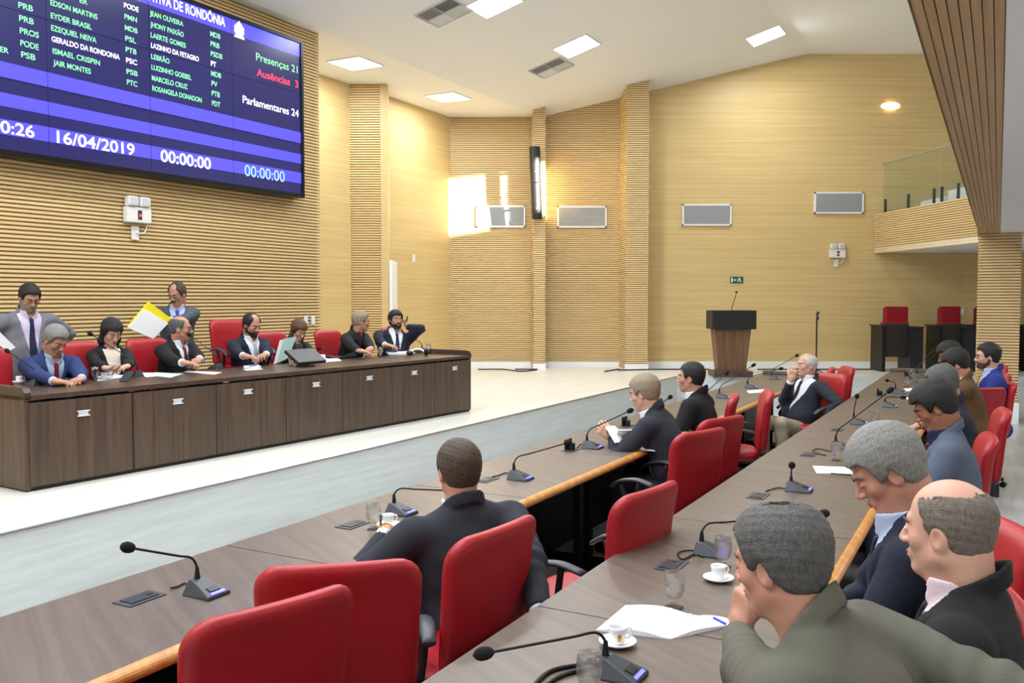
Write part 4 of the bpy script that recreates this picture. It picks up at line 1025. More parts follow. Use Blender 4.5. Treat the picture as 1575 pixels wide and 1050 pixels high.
CM = {'charcoal': clothm('charcoal_cloth', (38, 41, 50)), 'black': clothm('black_cloth', (15, 15, 18)), 'navy': clothm('navy_cloth', (20, 26, 44)), 'blue': clothm('blue_cloth', (34, 52, 98)), 'royal': clothm('royal_blue_cloth', (32, 44, 118)),
      'grey': clothm('grey_cloth', (112, 114, 120)), 'mgrey': clothm('mid_grey_cloth', (84, 92, 110)), 'olive': clothm('grey_green_cloth', (92, 90, 78)), 'brown': clothm('brown_cloth', (88, 62, 32)), 'slate': clothm('slate_cloth', (72, 78, 90)), 'khaki': clothm('khaki_cloth', (158, 146, 124)),
      'wshirt': clothm('white_shirt', (226, 230, 240)), 'lilac': clothm('lilac_shirt', (214, 200, 226)), 'lblue': clothm('light_blue_shirt', (176, 190, 220)), 'pink': clothm('pale_pink_shirt', (228, 206, 212)), 'purple': clothm('dark_purple_shirt', (62, 34, 56)), 'cream': clothm('cream_blouse', (226, 214, 194)), 'dotted': clothm('patterned_blouse', (60, 54, 52)),
      'tnavy': clothm('navy_tie', (30, 34, 62)), 'tred': clothm('dark_red_tie', (104, 24, 36)), 'tblue': clothm('blue_tie', (40, 70, 170)), 'tgrey': clothm('silver_tie', (170, 170, 178)), 'tyel': clothm('yellow_tie', (206, 170, 50)), 'tblack': clothm('black_tie', (24, 26, 34))}
EYEW = mat('eye_white', (226, 220, 214), .25); EYED = mat('eye_iris', (26, 18, 14), .2); GLF = mat('spectacle_frame', (40, 40, 44), .3, metal=.6); SHOE = mat('black_shoe', (18, 17, 17), .25)
def N3(v): return Vector(v).normalized()
def frame_m(r, f, u): return np.array([[r[0], f[0], u[0]], [r[1], f[1], u[1]], [r[2], f[2], u[2]]], dtype=f32)
def head_fn(style):
    fat = style.get('fat', 0)
    def fn(Q):
        # Q in head coordinates: x right, y forward, z up, origin between the eyes' level and the middle of the skull
        d = s_ell(Q, (0, -.018, .034), (.076, .096, .086))
        d = smin(d, s_ell(Q, (0, .022, -.03), (.062+fat*.3, .066, .082)), .03)
        X = np.abs(Q[:, 0]); A = Q.copy(); A[:, 0] = X
        d = smin(d, s_cone(A, (.050+fat*.6, -.005, -.058), (.014, .062, -.100), .021+fat*.4, .017), .025)
        d = smin(d, s_ell(A, (0, .072, -.098), (.020, .017, .014)), .02)
        d = smin(d, s_ell(A, (.040, .052, -.024), (.022, .022, .020)), .02)            # cheekbones
        d = smin(d, s_cone(A, (0, .083, .024), (.040, .068, .026), .010, .008), .014)      # brow
        d = smax(d, -s_ell(A, (.031, .100, .003), (.021, .019, .012)), .018)               # eye sockets
        d = smin(d, s_ell(A, (.031, .073, .000), (.0155, .014, .0125)), .004)              # closed lid / eyeball bulge
        d = smin(d, s_cone(Q, (0, .086, .010), (0, .1065, -.030), .0065, .0115), .014)
        d = smin(d, s_ell(A, (.013, .096, -.034), (.008, .011, .008)), .006)
        d = smin(d, s_ell(A, (0, .080, -.066), (.027, .016, .017)), .014)                  # mouth mound
        d = smax(d, -s_cone(A, (0, .0985, -.0655), (.022, .088, -.0665), .0016, .0012), .004)
        # ears
        ear = s_ell(A, (.080, -.012, -.012), (.010, .021, .033)); ear = smax(ear, -s_ell(A, (.090, -.006, -.010), (.009, .011, .020)), .006)
        d = smin(d, ear, .008)
        # neck
        d = smin(d, s_cone(Q, (0, -.03, -.05), (0, -.034, -.10), .054+fat*.6, .052+fat*.8), .03)
        d = smin(d, s_ell(Q, (0, .02, -.108), (.030+fat, .035, .018+fat*.4)), .03)
        return d
    return fn
def skull(Q): return smin(s_ell(Q, (0, -.018, .034), (.077, .097, .087)), s_ell(Q, (0, -.02, -.02), (.071, .080, .080)), .03)
def hair_fn(style):
    kind = style['hair']; th = style.get('hth', .012); wv = style.get('wavy', .0025); bald = style.get('bald', [])
    ys = [-.13, -.06, -.022, -.012, .012, .030, .045, .062, .085, .13]
    zs = {'short': [-.085, -.075, -.030, .010, .000, -.012, .045, .070, .066, .066], 'full': [-.10, -.085, -.035, .012, -.010, -.022, .040, .058, .054, .054], 'low': [-.085, -.075, -.032, .008, -.006, -.010, .058, .11, .14, .16],
          'fringe': [-.085, -.075, -.030, .008, -.006, .012, .09, .2, .2, .2],
          'long': [-.16, -.14, -.12, -.10, -.06, -.02, .035, .052, .050, .05]}[style.get('line', 'short')]
    def fn(Q):
        X = np.abs(Q[:, 0]); z = Q[:, 2]; y = Q[:, 1]
        n = wob(Q, 90, 1)*.6+wob(Q, 260, 2)*.6; n2 = wob(Q, 210, 4)+wob(Q, 420, 5)
        g = (np.interp(y, ys, zs).astype(f32)-z)*.8+.0022*n2
        fade = np.clip(-g/style.get('taper', .010), 0, 1)
        for c, r in bald: fade = fade*np.clip((s_ell(Q, c, r)+.009*n2)/style.get('btaper', .045), 0, 1)
        t = (th*np.clip(.45+(z+.06)/.14, .35, 1.25)+wv*n)
        d = skull(Q)-t*np.sqrt(fade)-.0022*(fade > .02)+.004*(fade <= .02)
        d = smax(d, g-.001, .004)
        if kind == 'long':
            A = Q.copy(); A[:, 0] = X; L = style.get('len', .26)
            s_ = s_cone(A, (.070, -.02, .03), (.082, -.015, -.09), .026, .030); s_ = smin(s_, s_cone(A, (.082, -.015, -.09), (.078, .0+style.get('fwd', 0), -.06-L*.5), .030, .024), .02)
            s_ = smin(s_, s_ell(Q, (0, -.06, -.08), (.075, .05, .11)), .03)
            d = smin(d, s_+.003*wob(Q, 90), .02)
        return d
    return fn
def hand_parts(Wp, f, n, side, curl, s=1.0, spread=.0, fist=False):
    """list of segment primitives for a hand: wrist Wp, pointing f, palm facing n"""
    f = N3(f); n = N3(Vector(n)-f*Vector(n).dot(f)); u = f.cross(n)*side      # u points to the thumb side
    seg = []
    L = [(.031, .066, .088), (.010, .076, .092), (-.012, .070, .090), (-.033, .054, .082)]
    for i, (o, ln, b) in enumerate(L):
        p = Vector(Wp)+(u*o+f*b)*s; d = (f+u*spread*(1.5-i)*.15).normalized()
        c = curl*(1+.12*i); a0 = c*.55
        for k, (fr, r0, r1) in enumerate(((.45, .0095, .0088), (.30, .0088, .0082), (.25, .0082, .0068))):
            dd_ = (d*math.cos(a0)+n*math.sin(a0)); q = p+dd_*ln*fr*s; seg.append((p.copy(), q.copy(), r0*s, r1*s)); p = q; a0 += c*(.9, .75, .4)[k]
    p = Vector(Wp)+(f*.028+u*.022)*s; a = .55+.1*spread
    for k, (ln, r0, r1) in enumerate(((.040, .015, .0125), (.030, .0115, .0105), (.026, .0105, .008))):
        dd_ = (f*math.cos(a)+u*math.sin(a)*.8+n*(.35+curl*.3*k)).normalized(); q = p+dd_*ln*s; seg.append((p.copy(), q.copy(), r0*s, r1*s)); p = q; a -= .3
    R = frame_m(u, f, n); c = Vector(Wp)+f*.052*s
    return seg, (c, R, s)
def hand_fn(H):
    seg, (c, R, s) = H
    def fn(P):
        d = s_box(P, c, (.041*s, .046*s, .0145*s), .012*s, R)
        d = smin(d, s_cone(P, Vector(c)-Vector(R[:, 1])*.075*s, Vector(c)-Vector(R[:, 1])*.03*s, .026*s, .026*s), .02)
        for a, b, r0, r1 in seg: d = smin(d, s_cone(P, a, b, r0, r1), .004)
        return d
    return fn
def hand_box(H):
    seg, (c, R, s) = H; P = [a for a, b, _, _ in seg]+[b for a, b, _, _ in seg]+[Vector(c), Vector(c)-Vector(R[:, 1])*.075*s]
    return [min(p[i] for p in P)-.045 for i in range(3)], [max(p[i] for p in P)+.045 for i in range(3)]
def ik(S, T, l1, l2, pole):
    v = T-S; d = v.length; d = min(d, (l1+l2)*.995); v = v.normalized(); T2 = S+v*d
    a = (l1*l1-l2*l2+d*d)/(2*d); h = math.sqrt(max(l1*l1-a*a, 0)); p = pole-v*pole.dot(v)
    p = p.normalized() if p.length > 1e-4 else v.orthogonal()
    return S+v*a+p*h, T2
def person(label, px, py, t=None, Y=None, yaw=118, hyaw=0, hpitch=0, hroll=0, lean=10, side=0, scale=1.0, wide=1.0, belly=0.0, floor=0.0, stand=False,
           skin='tan', hair='black', hairs=None, jacket='charcoal', shirt='wshirt', tie=None, trousers=None, lw=None, rw=None, lp=None, rp=None,
           lh=None, rh=None, res=.009, beard=None, moustache=None, glasses=False, eyes='down', legs=None, shoulders=1.0, collar=True, opening=.075, lowV=.20, woman=False, neck=.155, browc=None, buttons=False, hunch=0, drop=0.0, knees=None, fat=0, hs=.95):
    hc = TT(px, py, t) if t is not None else YY(px, py, Y)
    S = scale
    ya = math.radians(yaw); f0_ = Vector((math.sin(ya), math.cos(ya), 0)); r_ = Vector((f0_.y, -f0_.x, 0))
    la = math.radians(lean); sa = math.radians(side)
    u_ = (UP*math.cos(la)+f0_*math.sin(la)).normalized(); u_ = (u_*math.cos(sa)+r_*math.sin(sa)).normalized()
    r = (r_-u_*r_.dot(u_)).normalized(); f = u_.cross(r).normalized()
    un = (u_*.45+UP*.55).normalized()
    Nk = hc-un*neck*S-f0_*(.035+hunch*.05)*S            # base of the neck
    Hp = Nk-u_*.52*S                                     # hips
    root = thing('person', label, 'person', (Hp.x, Hp.y, floor)); org = Vector((Hp.x, Hp.y, floor))
    # head frame
    hy = ya+math.radians(hyaw); hp = math.radians(hpitch); hf = Vector((math.sin(hy)*math.cos(hp), math.cos(hy)*math.cos(hp), -math.sin(hp)))
    hr = Vector((math.cos(hy), -math.sin(hy), 0)); hu = hr.cross(hf).normalized(); ro = math.radians(hroll)
    hr2 = hr*math.cos(ro)+hu*math.sin(ro); hu = hu*math.cos(ro)-hr*math.sin(ro); hr = hr2
    HR = frame_m(hr, hf, hu)
    T = frame_m(r, f, u_); Ho = A3(Hp)
    style = dict(hair='short', fat=fat); style.update(hairs or {})
    SHD = S*hs
    def toh(P): return ((P-A3(hc))@HR)/SHD
    hfn = head_fn(style)
    def headw(P):
        return hfn(toh(P))*SHD
    nb_ = Nk-u_*.02+f*.012
    def headneck(P):
        Q = toh(P); d = hfn(Q)*SHD
        return smin(d, s_cone(P, hc-hu*.06*S-hf*.03*S, nb_-f*.0, .055*S*(.85 if woman else 1)+fat*.5, .058*S*(.8 if woman else 1)+fat*.5), .03)
    hh = max(res*.52, .0032)
    lo = [min(hc[i], nb_[i])-.16*S for i in range(3)]; hi = [max(hc[i], nb_[i])+.17*S for i in range(3)]
    sw = .170*wide*S*shoulders
    SH = {1: Nk+r*sw-u_*.055*S-f*.005, -1: Nk-r*sw-u_*.055*S-f*.005}
    l1, l2 = .295*S, .265*S
    W_ = {}; EL = {}; HN = {}
    for sd, tg, pl, hp_ in ((1, rw, rp, rh), (-1, lw, lp, lh)):
        if tg is None: tg = Hp+f0_*.30*S+r_*(sd*.12*S)+UP*.10
        elif isinstance(tg, tuple) and tg[0] == 'rel': tg = Hp+r_*(sd*tg[1]*S)+f0_*tg[2]*S+UP*tg[3]*S
        pole = (r_*sd*1.0-f0_*.15-UP*.65) if pl is None else (r_*sd*pl[0]+f0_*pl[1]+UP*pl[2])
        EL[sd], W_[sd] = ik(SH[sd], Vector(tg), l1, l2, pole)
        if hp_ is False: continue
        hd = dict(dir=None, n=(0, 0, -1), curl=.5); hd.update(hp_ or {})
        dr = Vector(hd['dir']) if hd['dir'] is not None else (W_[sd]-EL[sd]); dr = dr.normalized()
        if hd['dir'] is None: dr = (Vector((dr.x, dr.y, dr.z*.3))*.6-r_*sd*.55-UP*.05).normalized()
        # the thumb side is inward: for a right hand palm down, thumb is on the left
        HN[sd] = hand_parts(W_[sd]+dr*.012, dr, hd['n'], (-1 if sd == 1 else 1)*(-1), hd['curl'], S*(.9 if woman else 1.0), hd.get('spread', 0.3))
    parts = [(headneck, lo, hi, hh)]
    for sd, H in HN.items():
        b = hand_box(H); parts.append((hand_fn(H), b[0], b[1], max(res*.5, .0035)))
    def core(P):
        d = s_cone(P, Nk-u_*.03, Hp, .05*S, .09*S)
        for sd in (1, -1):
            d = smin(d, s_cone(P, Nk-u_*.06, SH[sd], .045, .04), .02)
            d = smin(d, s_cone(P, SH[sd], EL[sd], .034, .03), .01); d = smin(d, s_cone(P, EL[sd], W_[sd]+(W_[sd]-EL[sd]).normalized()*.02, .03, .0245), .01)
        return d
    pts = [Nk, Hp, SH[1], SH[-1], EL[1], EL[-1], W_[1], W_[-1]]
    blo = [min(p[i] for p in pts)-.12 for i in range(3)]; bhi = [max(p[i] for p in pts)+.12 for i in range(3)]
    parts.append((core, blo, bhi, max(res*1.6, .014)))
    me = sdfmesh('body', parts, SK[skin], org); link('body', me, root)
    # hair
    if style.get('hair') != 'none':
        hfn2 = hair_fn(style); ext = .12 if style['hair'] != 'long' else .30
        me = sdfmesh('hair', [(lambda P: hfn2(toh(P))*SHD, [hc[i]-(.13+ext*.6)*S for i in range(3)], [hc[i]+.16*S for i in range(3)], hh*1.15)], HM[hair], org)
        if me: link('hair', me, root)
    # beard, moustache, eyebrows
    def patch(name, fnq, m, h):
        me = sdfmesh(name, [(lambda P: fnq(toh(P))*SHD, [hc[i]-.17*S for i in range(3)], [hc[i]+.14*S for i in range(3)], h)], m, org)
        if me: link(name, me, root)
    if beard:
        def bf(Q):
            d = hfn(Q)-.004-.0015*wob(Q, 200); X = np.abs(Q[:, 0])
            line = np.interp(Q[:, 1], [-.02, .0, .03, .06, .085, .1], [-.0, -.02, -.055, -.058, -.045, -.046]).astype(f32)
            g = smax(Q[:, 2]-line, (-.012-Q[:, 1]), .004); g = smax(g, -.118-Q[:, 2], .004)
            g = smax(g, -s_ell(np.stack([X, Q[:, 1], Q[:, 2]], 1), (0, .1, -.066), (.023, .03, .0085)), .003)
            return smax(d, g, .004)
        patch('beard', bf, HM[beard], hh*1.1)
    if moustache:
        def mf(Q):
            d = hfn(Q)-.0045; X = np.abs(Q[:, 0]); g = s_ell(np.stack([X, Q[:, 1], Q[:, 2]], 1), (.014, .095, -.055), (.022, .03, .008)); return smax(d, g, .003)
        patch('moustache', mf, HM[moustache], hh*1.0)
    Rh = Matrix(((hr.x, hf.x, hu.x), (hr.y, hf.y, hu.y), (hr.z, hf.z, hu.z)))
    def hw(x, y, z): return hc+Rh@(Vector((x, y, z))*SHD)-org
    for sx in (-1, 1):
        P_ = [hw(sx*.014, .0945, .0195), hw(sx*.026, .0905, .0245), hw(sx*.038, .0815, .0245), hw(sx*.047, .071, .019)]
        obj('eyebrow', tube(NB(), smoothpath(P_, 3), .0032*S, 6), HM[browc or (hair if hair != 'white' else 'grey')], root, smooth=True)
    for sx in (-1, 1):
        bm = NB(); k = 1 if eyes == 'open' else 0
        if k:
            ball(bm, (0, 0, 0), (.0125, .004, .0055), 0, 12); ball(bm, (0, .0022, .0), (.0052, .003, .0052), 1, 10)
        else: ball(bm, (0, 0, 0), (.0125, .0035, .0019), 1, 10)
        for v in bm.verts: v.co = hw(sx*.0315+v.co.x, .0845+v.co.y-abs(v.co.x)*.1, (.0005 if k else -.0055)+v.co.z)
        obj('eye', bm, [EYEW, EYED], root, smooth=True)
    bm = NB()
    for (wx, wz, yy, zz) in ((.021, .0033, .0965, -.0610), (.018, .0042, .0960, -.0715)):
        old_ = set(bm.verts); ball(bm, (0, 0, 0), (wx, .004, wz), 0, 12)
        for v in [v for v in bm.verts if v not in old_]: v.co = hw(v.co.x, yy+v.co.y-(v.co.x**2)*18, zz+v.co.z-(abs(v.co.x)*.05))
    obj('lips', bm, LIPM, root, smooth=True)
    if glasses:
        bm = NB()
        for sx in (-1, 1):
            tube(bm, [hw(sx*.033+.022*math.cos(a), .101-abs(.022*math.cos(a)*sx+.033)*.25, -.001+.015*math.sin(a)) for a in [2*math.pi*i/20 for i in range(21)]], .0014, 5)
            tube(bm, [hw(sx*.055, .088, .004), hw(sx*.078, .05, .006), hw(sx*.082, -.01, .004)], .0016, 5)
        tube(bm, [hw(-.011, .103, .003), hw(0, .106, .005), hw(.011, .103, .003)], .0014, 5)
        obj('glasses', bm, GLF, root, smooth=True)
    # torso
    bel = belly
    def tl(P): return ((P-Ho)@T)/S
    def torso(Q, g=0.0):
        Wd_ = wide
        d = s_ell(Q, (0, .0, .04), (.175*Wd_+g, .125+bel*.5+g, .15+g))
        d = smin(d, s_ell(Q, (0, .015+bel*.45, .18), (.158*Wd_+bel*.35+g, .115+bel*.6+g, .17+g)), .07)
        d = smin(d, s_ell(Q, (0, -.0, .36), (.172*Wd_+g, .118+g, .185+g)), .08)
        A = Q.copy(); A[:, 0] = np.abs(A[:, 0])
        d = smin(d, s_cone(A, (0, -.015, .462), (.155*Wd_*shoulders, -.008, .455), .066+g, .052+g), .05)
        d = smin(d, s_cone(A, (0, -.028, .52), (.10*Wd_, -.02, .475), .058+g*.6, .05+g), .03)
        if woman: d = smin(d, s_ell(A, (.07, .09, .33), (.065+g, .06+g, .065+g)), .05)
        return d
    shrt = CM[shirt]; zt_ = .53
    def shirtf(P):
        Q = tl(P); d = torso(Q, -.004)*S
        if collar: 
            q = P-A3(Nk-u_*.015*S+f*.012*S); ax = A3((u_*.7+un*.3+f*.0).normalized()); h_ = q@ax; rad = np.sqrt(np.maximum((q*q).sum(1)-h_*h_, 0))
            c = smax(np.abs(rad-(.064*S+h_*.06))-.006*S, np.abs(h_-.035*S)-.033*S, .004)
            fr = (q@A3(f)); xx = np.abs(q@A3(r)); c = smax(c, -(smax(xx-.012*S-np.maximum(h_-.0, 0)*.5, -fr, .002)), .003)
            d = smin(d, c, .012)
        return smax(d, -(headneck(P)-.003), .004) if False else d
    if jacket:
        def vsd(Q):
            z = Q[:, 2]; w = np.clip((z-lowV)/(.50-lowV), 0, 1)*opening
            return np.maximum(np.maximum(np.abs(Q[:, 0])-w, -Q[:, 1]), lowV-z), w
        def jac(P):
            Q = tl(P); base = torso(Q, .008)
            base = base+.0055*wob(Q, 19, 1)+.0025*wob(Q, 48, 2)
            v, w = vsd(Q)
            ring = np.abs(Q[:, 0])-w
            lap = np.maximum(np.maximum(base-.006, ring-.045*np.clip((Q[:, 2]-lowV)/.1, 0, 1)), np.maximum(-Q[:, 1]+.02, lowV-Q[:, 2]))
            lap = np.maximum(lap, Q[:, 2]-.50)
            d = np.minimum(base, lap)
            # neck opening and stand-up collar at the nape
            d = smax(d, -v, .004)
            nk = s_cone(Q, (0, .0, .545), (0, .03, .70), .058, .078); d = smax(d, -nk, .008)
            colr = np.maximum(np.maximum(np.abs(np.sqrt(Q[:, 0]**2+(Q[:, 1]+.022)**2)-.074)-.008, np.abs(Q[:, 2]-.535+Q[:, 1]*.5)-.026), Q[:, 1]-.035)
            d = smin(d, colr, .010)
            d = d*S
            for sd in (1, -1):
                a, e, w2 = SH[sd], EL[sd], W_[sd]; ax = (w2-e).normalized()
                rs = (.068 if not woman else .056)*(.5+.5*wide)*S
                s_ = s_cone(P, a+(e-a)*.03, e, rs, .052*S*(.5+.5*wide)); s2 = s_cone(P, e, w2-ax*.018*S, .052*S*(.5+.5*wide), .040*S)
                s_ = smin(s_, s2, .02)
                q = P-A3(e); dist = np.sqrt((q*q).sum(1)); fold = np.sin(((P-A3(a))@A3((w2-a).normalized()))*95+wob(P, 18)*1.6)*.0055*np.exp(-(dist/.13)**2)
                s_ = s_+fold+.0045*wob(P, 24, sd)
                s_ = np.maximum(s_, (P-A3(w2-ax*.018*S))@A3(ax))
                # keep the wrist end open-looking
                d = smin(d, s_, .026)
            return d
        pts = [Nk+u_*.06, Hp, SH[1], SH[-1], EL[1], EL[-1], W_[1], W_[-1]]; mg = .19+bel*.6+max(0, wide-1)*.1
        jlo = [min(p[i] for p in pts)-mg for i in range(3)]; jhi = [max(p[i] for p in pts)+mg for i in range(3)]
        me = sdfmesh('jacket' if not woman else 'jacket', [(jac, jlo, jhi, res)], CM[jacket], org); link('jacket', me, root)
        tp = [Nk+u_*.09, Hp]; slo = [min(p[i] for p in tp)-.22*S-bel*.6 for i in range(3)]; shi = [max(p[i] for p in tp)+.22*S+bel*.6 for i in range(3)]
        def shirt_all(P):
            d = shirtf(P)
            # the shirt ends below the waist line hidden by the jacket
            return d
        me = sdfmesh('shirt', [(shirt_all, slo, shi, max(res*.8, .005))], shrt, org)
        if woman:
            pass
        link('shirt', me, root)
        # cuffs
        for sd in (1, -1):
            if woman: continue
            ax = (W_[sd]-EL[sd]).normalized(); b_ = W_[sd]-ax*.03*S-org; obj('cuff', tube(NB(), [b_, b_+ax*.036*S], [.036*S, .034*S], 16), shrt, root, smooth=True)
    if tie:
        def tief(P):
            Q = tl(P); z = Q[:, 2]; w = np.interp(z, [.10, .20, .43, .475, .505], [.040, .036, .019, .016, .024]).astype(f32)
            d = np.maximum(torso(Q, -.004)-.010, np.abs(Q[:, 0])-w); d = np.maximum(d, -Q[:, 1]); d = np.maximum(d, .12-z); d = np.maximum(d, z-.50)
            kn = s_box(Q, (0, .062, .492), (.019, .014, .020), .008)
            return np.minimum(d, kn)*S
        me = sdfmesh('tie', [(tief, slo, shi, max(res*.6, .005))], CM[tie], org); 
        if me: link('tie', me, root)
    # legs
    trm = CM[trousers or jacket]
    KN = {}; AN = {}
    for sd in (1, -1):
        hip = Hp+r_*(sd*.09*S)+UP*.0
        if stand: KN[sd] = Vector((hip.x, hip.y, floor+(hip.z-floor)*.54))+f0_*.03; AN[sd] = Vector((hip.x, hip.y, floor+.09))
        else:
            kz = floor+.50*S
            dirk = f0_ if not knees else N3(f0_*math.cos(math.radians(knees*1.0))+r_*math.sin(math.radians(knees)))
            KN[sd] = hip+dirk*(.40*S)+r_*(sd*.05*S); KN[sd].z = kz
            AN[sd] = KN[sd]-dirk*(.02 if not legs else legs); AN[sd].z = floor+.09
    def legf(P):
        d = None
        for sd in (1, -1):
            hip = Hp+r_*(sd*.085*S)+UP*.0; a = s_cone(P, hip, KN[sd], .092*S, .066*S); a = smin(a, s_cone(P, KN[sd], AN[sd]+UP*.0, .066*S, .056*S), .03)+.003*wob(P, 30)
            a = np.maximum(a, (floor+.055)-P[:, 2]); d = a if d is None else smin(d, a, .02)
        d = smin(d, s_ell(P, Hp, (.16*S, .13*S, .11*S)), .05)
        return d
    pts = [Hp]+list(KN.values())+list(AN.values()); llo = [min(p[i] for p in pts)-.18 for i in range(3)]; lhi = [max(p[i] for p in pts)+.18 for i in range(3)]
    me = sdfmesh('trousers', [(legf, llo, lhi, max(res*1.3, .012))], trm, org); link('trousers', me, root)
    for sd in (1, -1):
        a = AN[sd]; fdir = N3(f0_*.95+r_*sd*.15)
        def sh(P, a=a, fdir=fdir):
            d = s_cone(P, Vector((a.x, a.y, floor+.05))-fdir*.04, Vector((a.x, a.y, floor+.042))+fdir*.15, .042, .036); d = smin(d, s_cone(P, Vector((a.x, a.y, floor+.05)), Vector((a.x, a.y, floor+.1)), .042, .04), .03)
            return np.maximum(d, floor+.004-P[:, 2])
        me = sdfmesh('shoe', [(sh, [a.x-.22, a.y-.22, floor-.03], [a.x+.22, a.y+.22, floor+.16], .012)], SHOE, org); link('shoe', me, root)
    return dict(root=root, hc=hc, Nk=Nk, Hp=Hp, SH=SH, EL=EL, W=W_, f0=f0_, r=r_, f=f, u=u_, hf=hf, hr=hr, hu=hu, HN=HN, S=S)
DIRT = lambda x, y, z=0: Vector((x, y, z))
BTOP = [((0, .06, .12), (.06, .09, .07))]
# ---------------------------------------------------------------- right-hand row, nearest first
person('man seen from behind in a grey-green jacket, chin on hand, bald spot on crown', 1197, 862, Y=1.98, yaw=-52, hyaw=8, hpitch=14, lean=30, scale=1.06, wide=1.26, res=.0075,
       skin='ruddy', hair='dgrey', hairs=dict(hth=.014, bald=[((.0, -.03, .122), (.022, .030, .016))]), jacket='olive', trousers='charcoal', collar=False, shirt='wshirt',
       lw=U(1128, 962, HT+.13), lp=(.6, .2, -.8), lh=dict(dir=(.15, -.05, 1), n=(.8, .3, 0), curl=1.1), rw=Vector((1.50, 1.35, .86)), rp=(.6, -.5, -.2), rh=dict(curl=.6))
person('grey-haired man in a navy suit and striped shirt, head bowed, reading', 1362, 722, Y=2.72, yaw=-66, hyaw=-8, hpitch=34, lean=14, scale=1.08, wide=1.05, res=.0075,
       skin='ruddy', hair='grey', hairs=dict(hth=.015, line='full', wavy=.002), jacket='navy', shirt='lblue', tie='tnavy', lw=('rel', .02, .34, .20), rw=('rel', .03, .36, .22), browc='dgrey')
person('bald man in a black suit and pale pink shirt at the right edge', 1455, 812, Y=2.2, yaw=-58, hyaw=14, hpitch=6, lean=4, scale=1.06, wide=1.12, belly=.03, res=.0075,
       browc='dgrey', skin='fair', hair='fringe', hairs=dict(hth=.005, line='fringe', bald=[((0, .01, .118), (.080, .125, .058))]), jacket='black', shirt='pink', tie='tblack', lw=('rel', .0, .38, .26), rw=('rel', .05, .3, .12), eyes='open', fat=.012)
person('man with thick black hair in a blue-grey suit looking down', 1436, 625, Y=4.75, yaw=-66, hyaw=0, hpitch=30, lean=12, scale=1.06, wide=1.05, belly=.04, res=.009,
       skin='brown', hair='black', hairs=dict(hth=.020, line='full'), jacket='mgrey', shirt='tnavy', tie='tred', lw=('rel', .05, .38, .18), rw=('rel', .05, .36, .22))
person('man with close-cropped dark grey hair, face hidden, in a dark navy suit', 1447, 590, Y=5.9, yaw=-64, hyaw=-5, hpitch=22, lean=14, scale=1.02, res=.010,
       skin='tan', hair='dgrey', hairs=dict(hth=.010), jacket='navy', shirt='lblue', lw=U(1385, 655, HT+.035), rw=U(1402, 660, HT+.03), lh=dict(curl=.9), rh=dict(curl=.9))
person('man in a brown jacket with black hair bent over the far table', 1469, 560, Y=7.6, yaw=-66, hpitch=26, lean=16, scale=1.0, res=.011,
       skin='tan', hair='black', hairs=dict(hth=.020, line='full'), jacket='brown', shirt='wshirt', lw=U(1418, 572, HT+.04), rw=U(1428, 576, HT+.04))
person('black-haired man in a blue suit, mostly hidden at the far end of the table', 1459, 546, Y=8.9, yaw=-66, hpitch=22, lean=14, scale=1.0, res=.013,
       skin='brown', hair='black', hairs=dict(hth=.024, line='full'), jacket='blue', shirt='wshirt')
person('young man with glasses, trimmed beard, blue suit and yellow tie', 1518, 548, Y=8.6, yaw=-72, hyaw=-2, hpitch=4, lean=4, scale=1.04, res=.010,
       skin='fair', hair='black', hairs=dict(hth=.014, line='short'), jacket='royal', shirt='lblue', tie='tyel', glasses=True, beard='brown', eyes='open')
# ---------------------------------------------------------------- row along the stage
p10 = person('man from behind in a charcoal suit draping one arm over a red chair', 704, 722, Y=3.62, yaw=-24, hyaw=-4, hpitch=4, lean=6, side=-3, scale=1.04, wide=1.14, res=.008,
       skin='ruddy', hair='brown', hairs=dict(hth=.009, line='short'), jacket='charcoal', lw=U(592, 822, HT+.05), lp=(.8, -.3, -.6), lh=dict(dir=(-.3, .9, -.15), n=(.6, 0, -.8), curl=1.0),
       rw=Vector((.10, 3.12, .66)), rp=(.7, -.6, .4), rh=False, eyes='open')
person('grey-haired man in a dark suit leaning on the table with a phone', 990, 604, Y=6.25, yaw=-62, hyaw=4, hpitch=16, lean=24, scale=1.04, wide=1.05, res=.009,
       skin='fair', hair='blond', hairs=dict(hth=.016), jacket='charcoal', lw=U(944, 673, HT+.05), rw=U(962, 675, HT+.05), lh=dict(dir=(-.7, .3, .5), n=(.3, .6, 0), curl=.7), rh=dict(dir=(-.8, .2, .4), n=(-.3, -.6, 0), curl=.7), browc='brown')
person('young man with short black hair in a black suit, head turned left', 1062, 580, Y=7.2, yaw=-60, hyaw=-6, hpitch=2, lean=10, scale=1.04, wide=1.08, res=.009,
       skin='tan', hair='black', hairs=dict(hth=.008), jacket='black', eyes='open')
old = person('old white-haired man seated sideways, hand at his mouth, dark jacket and khaki trousers', 1240, 561, Y=9.4, yaw=-112, hyaw=14, hpitch=0, lean=-8, scale=1.04, belly=.09, res=.009,
       skin='fair', hair='white', hairs=dict(hth=.007, line='fringe', bald=[((0, .01, .12), (.075, .125, .050))]), jacket='charcoal', shirt='wshirt', tie='tblack', trousers='khaki', opening=.13, lowV=.04,
       rw=YY(1216, 586, 9.2), rp=(.3, .3, -.9), rh=dict(dir=(.2, -.1, 1), n=(.2, .8, .1), curl=.8), lw=('rel', .30, .02, .12), lp=(1, -.3, .2), lh=dict(dir=(-.2, -.5, -.3), curl=.7), eyes='open', knees=-6)
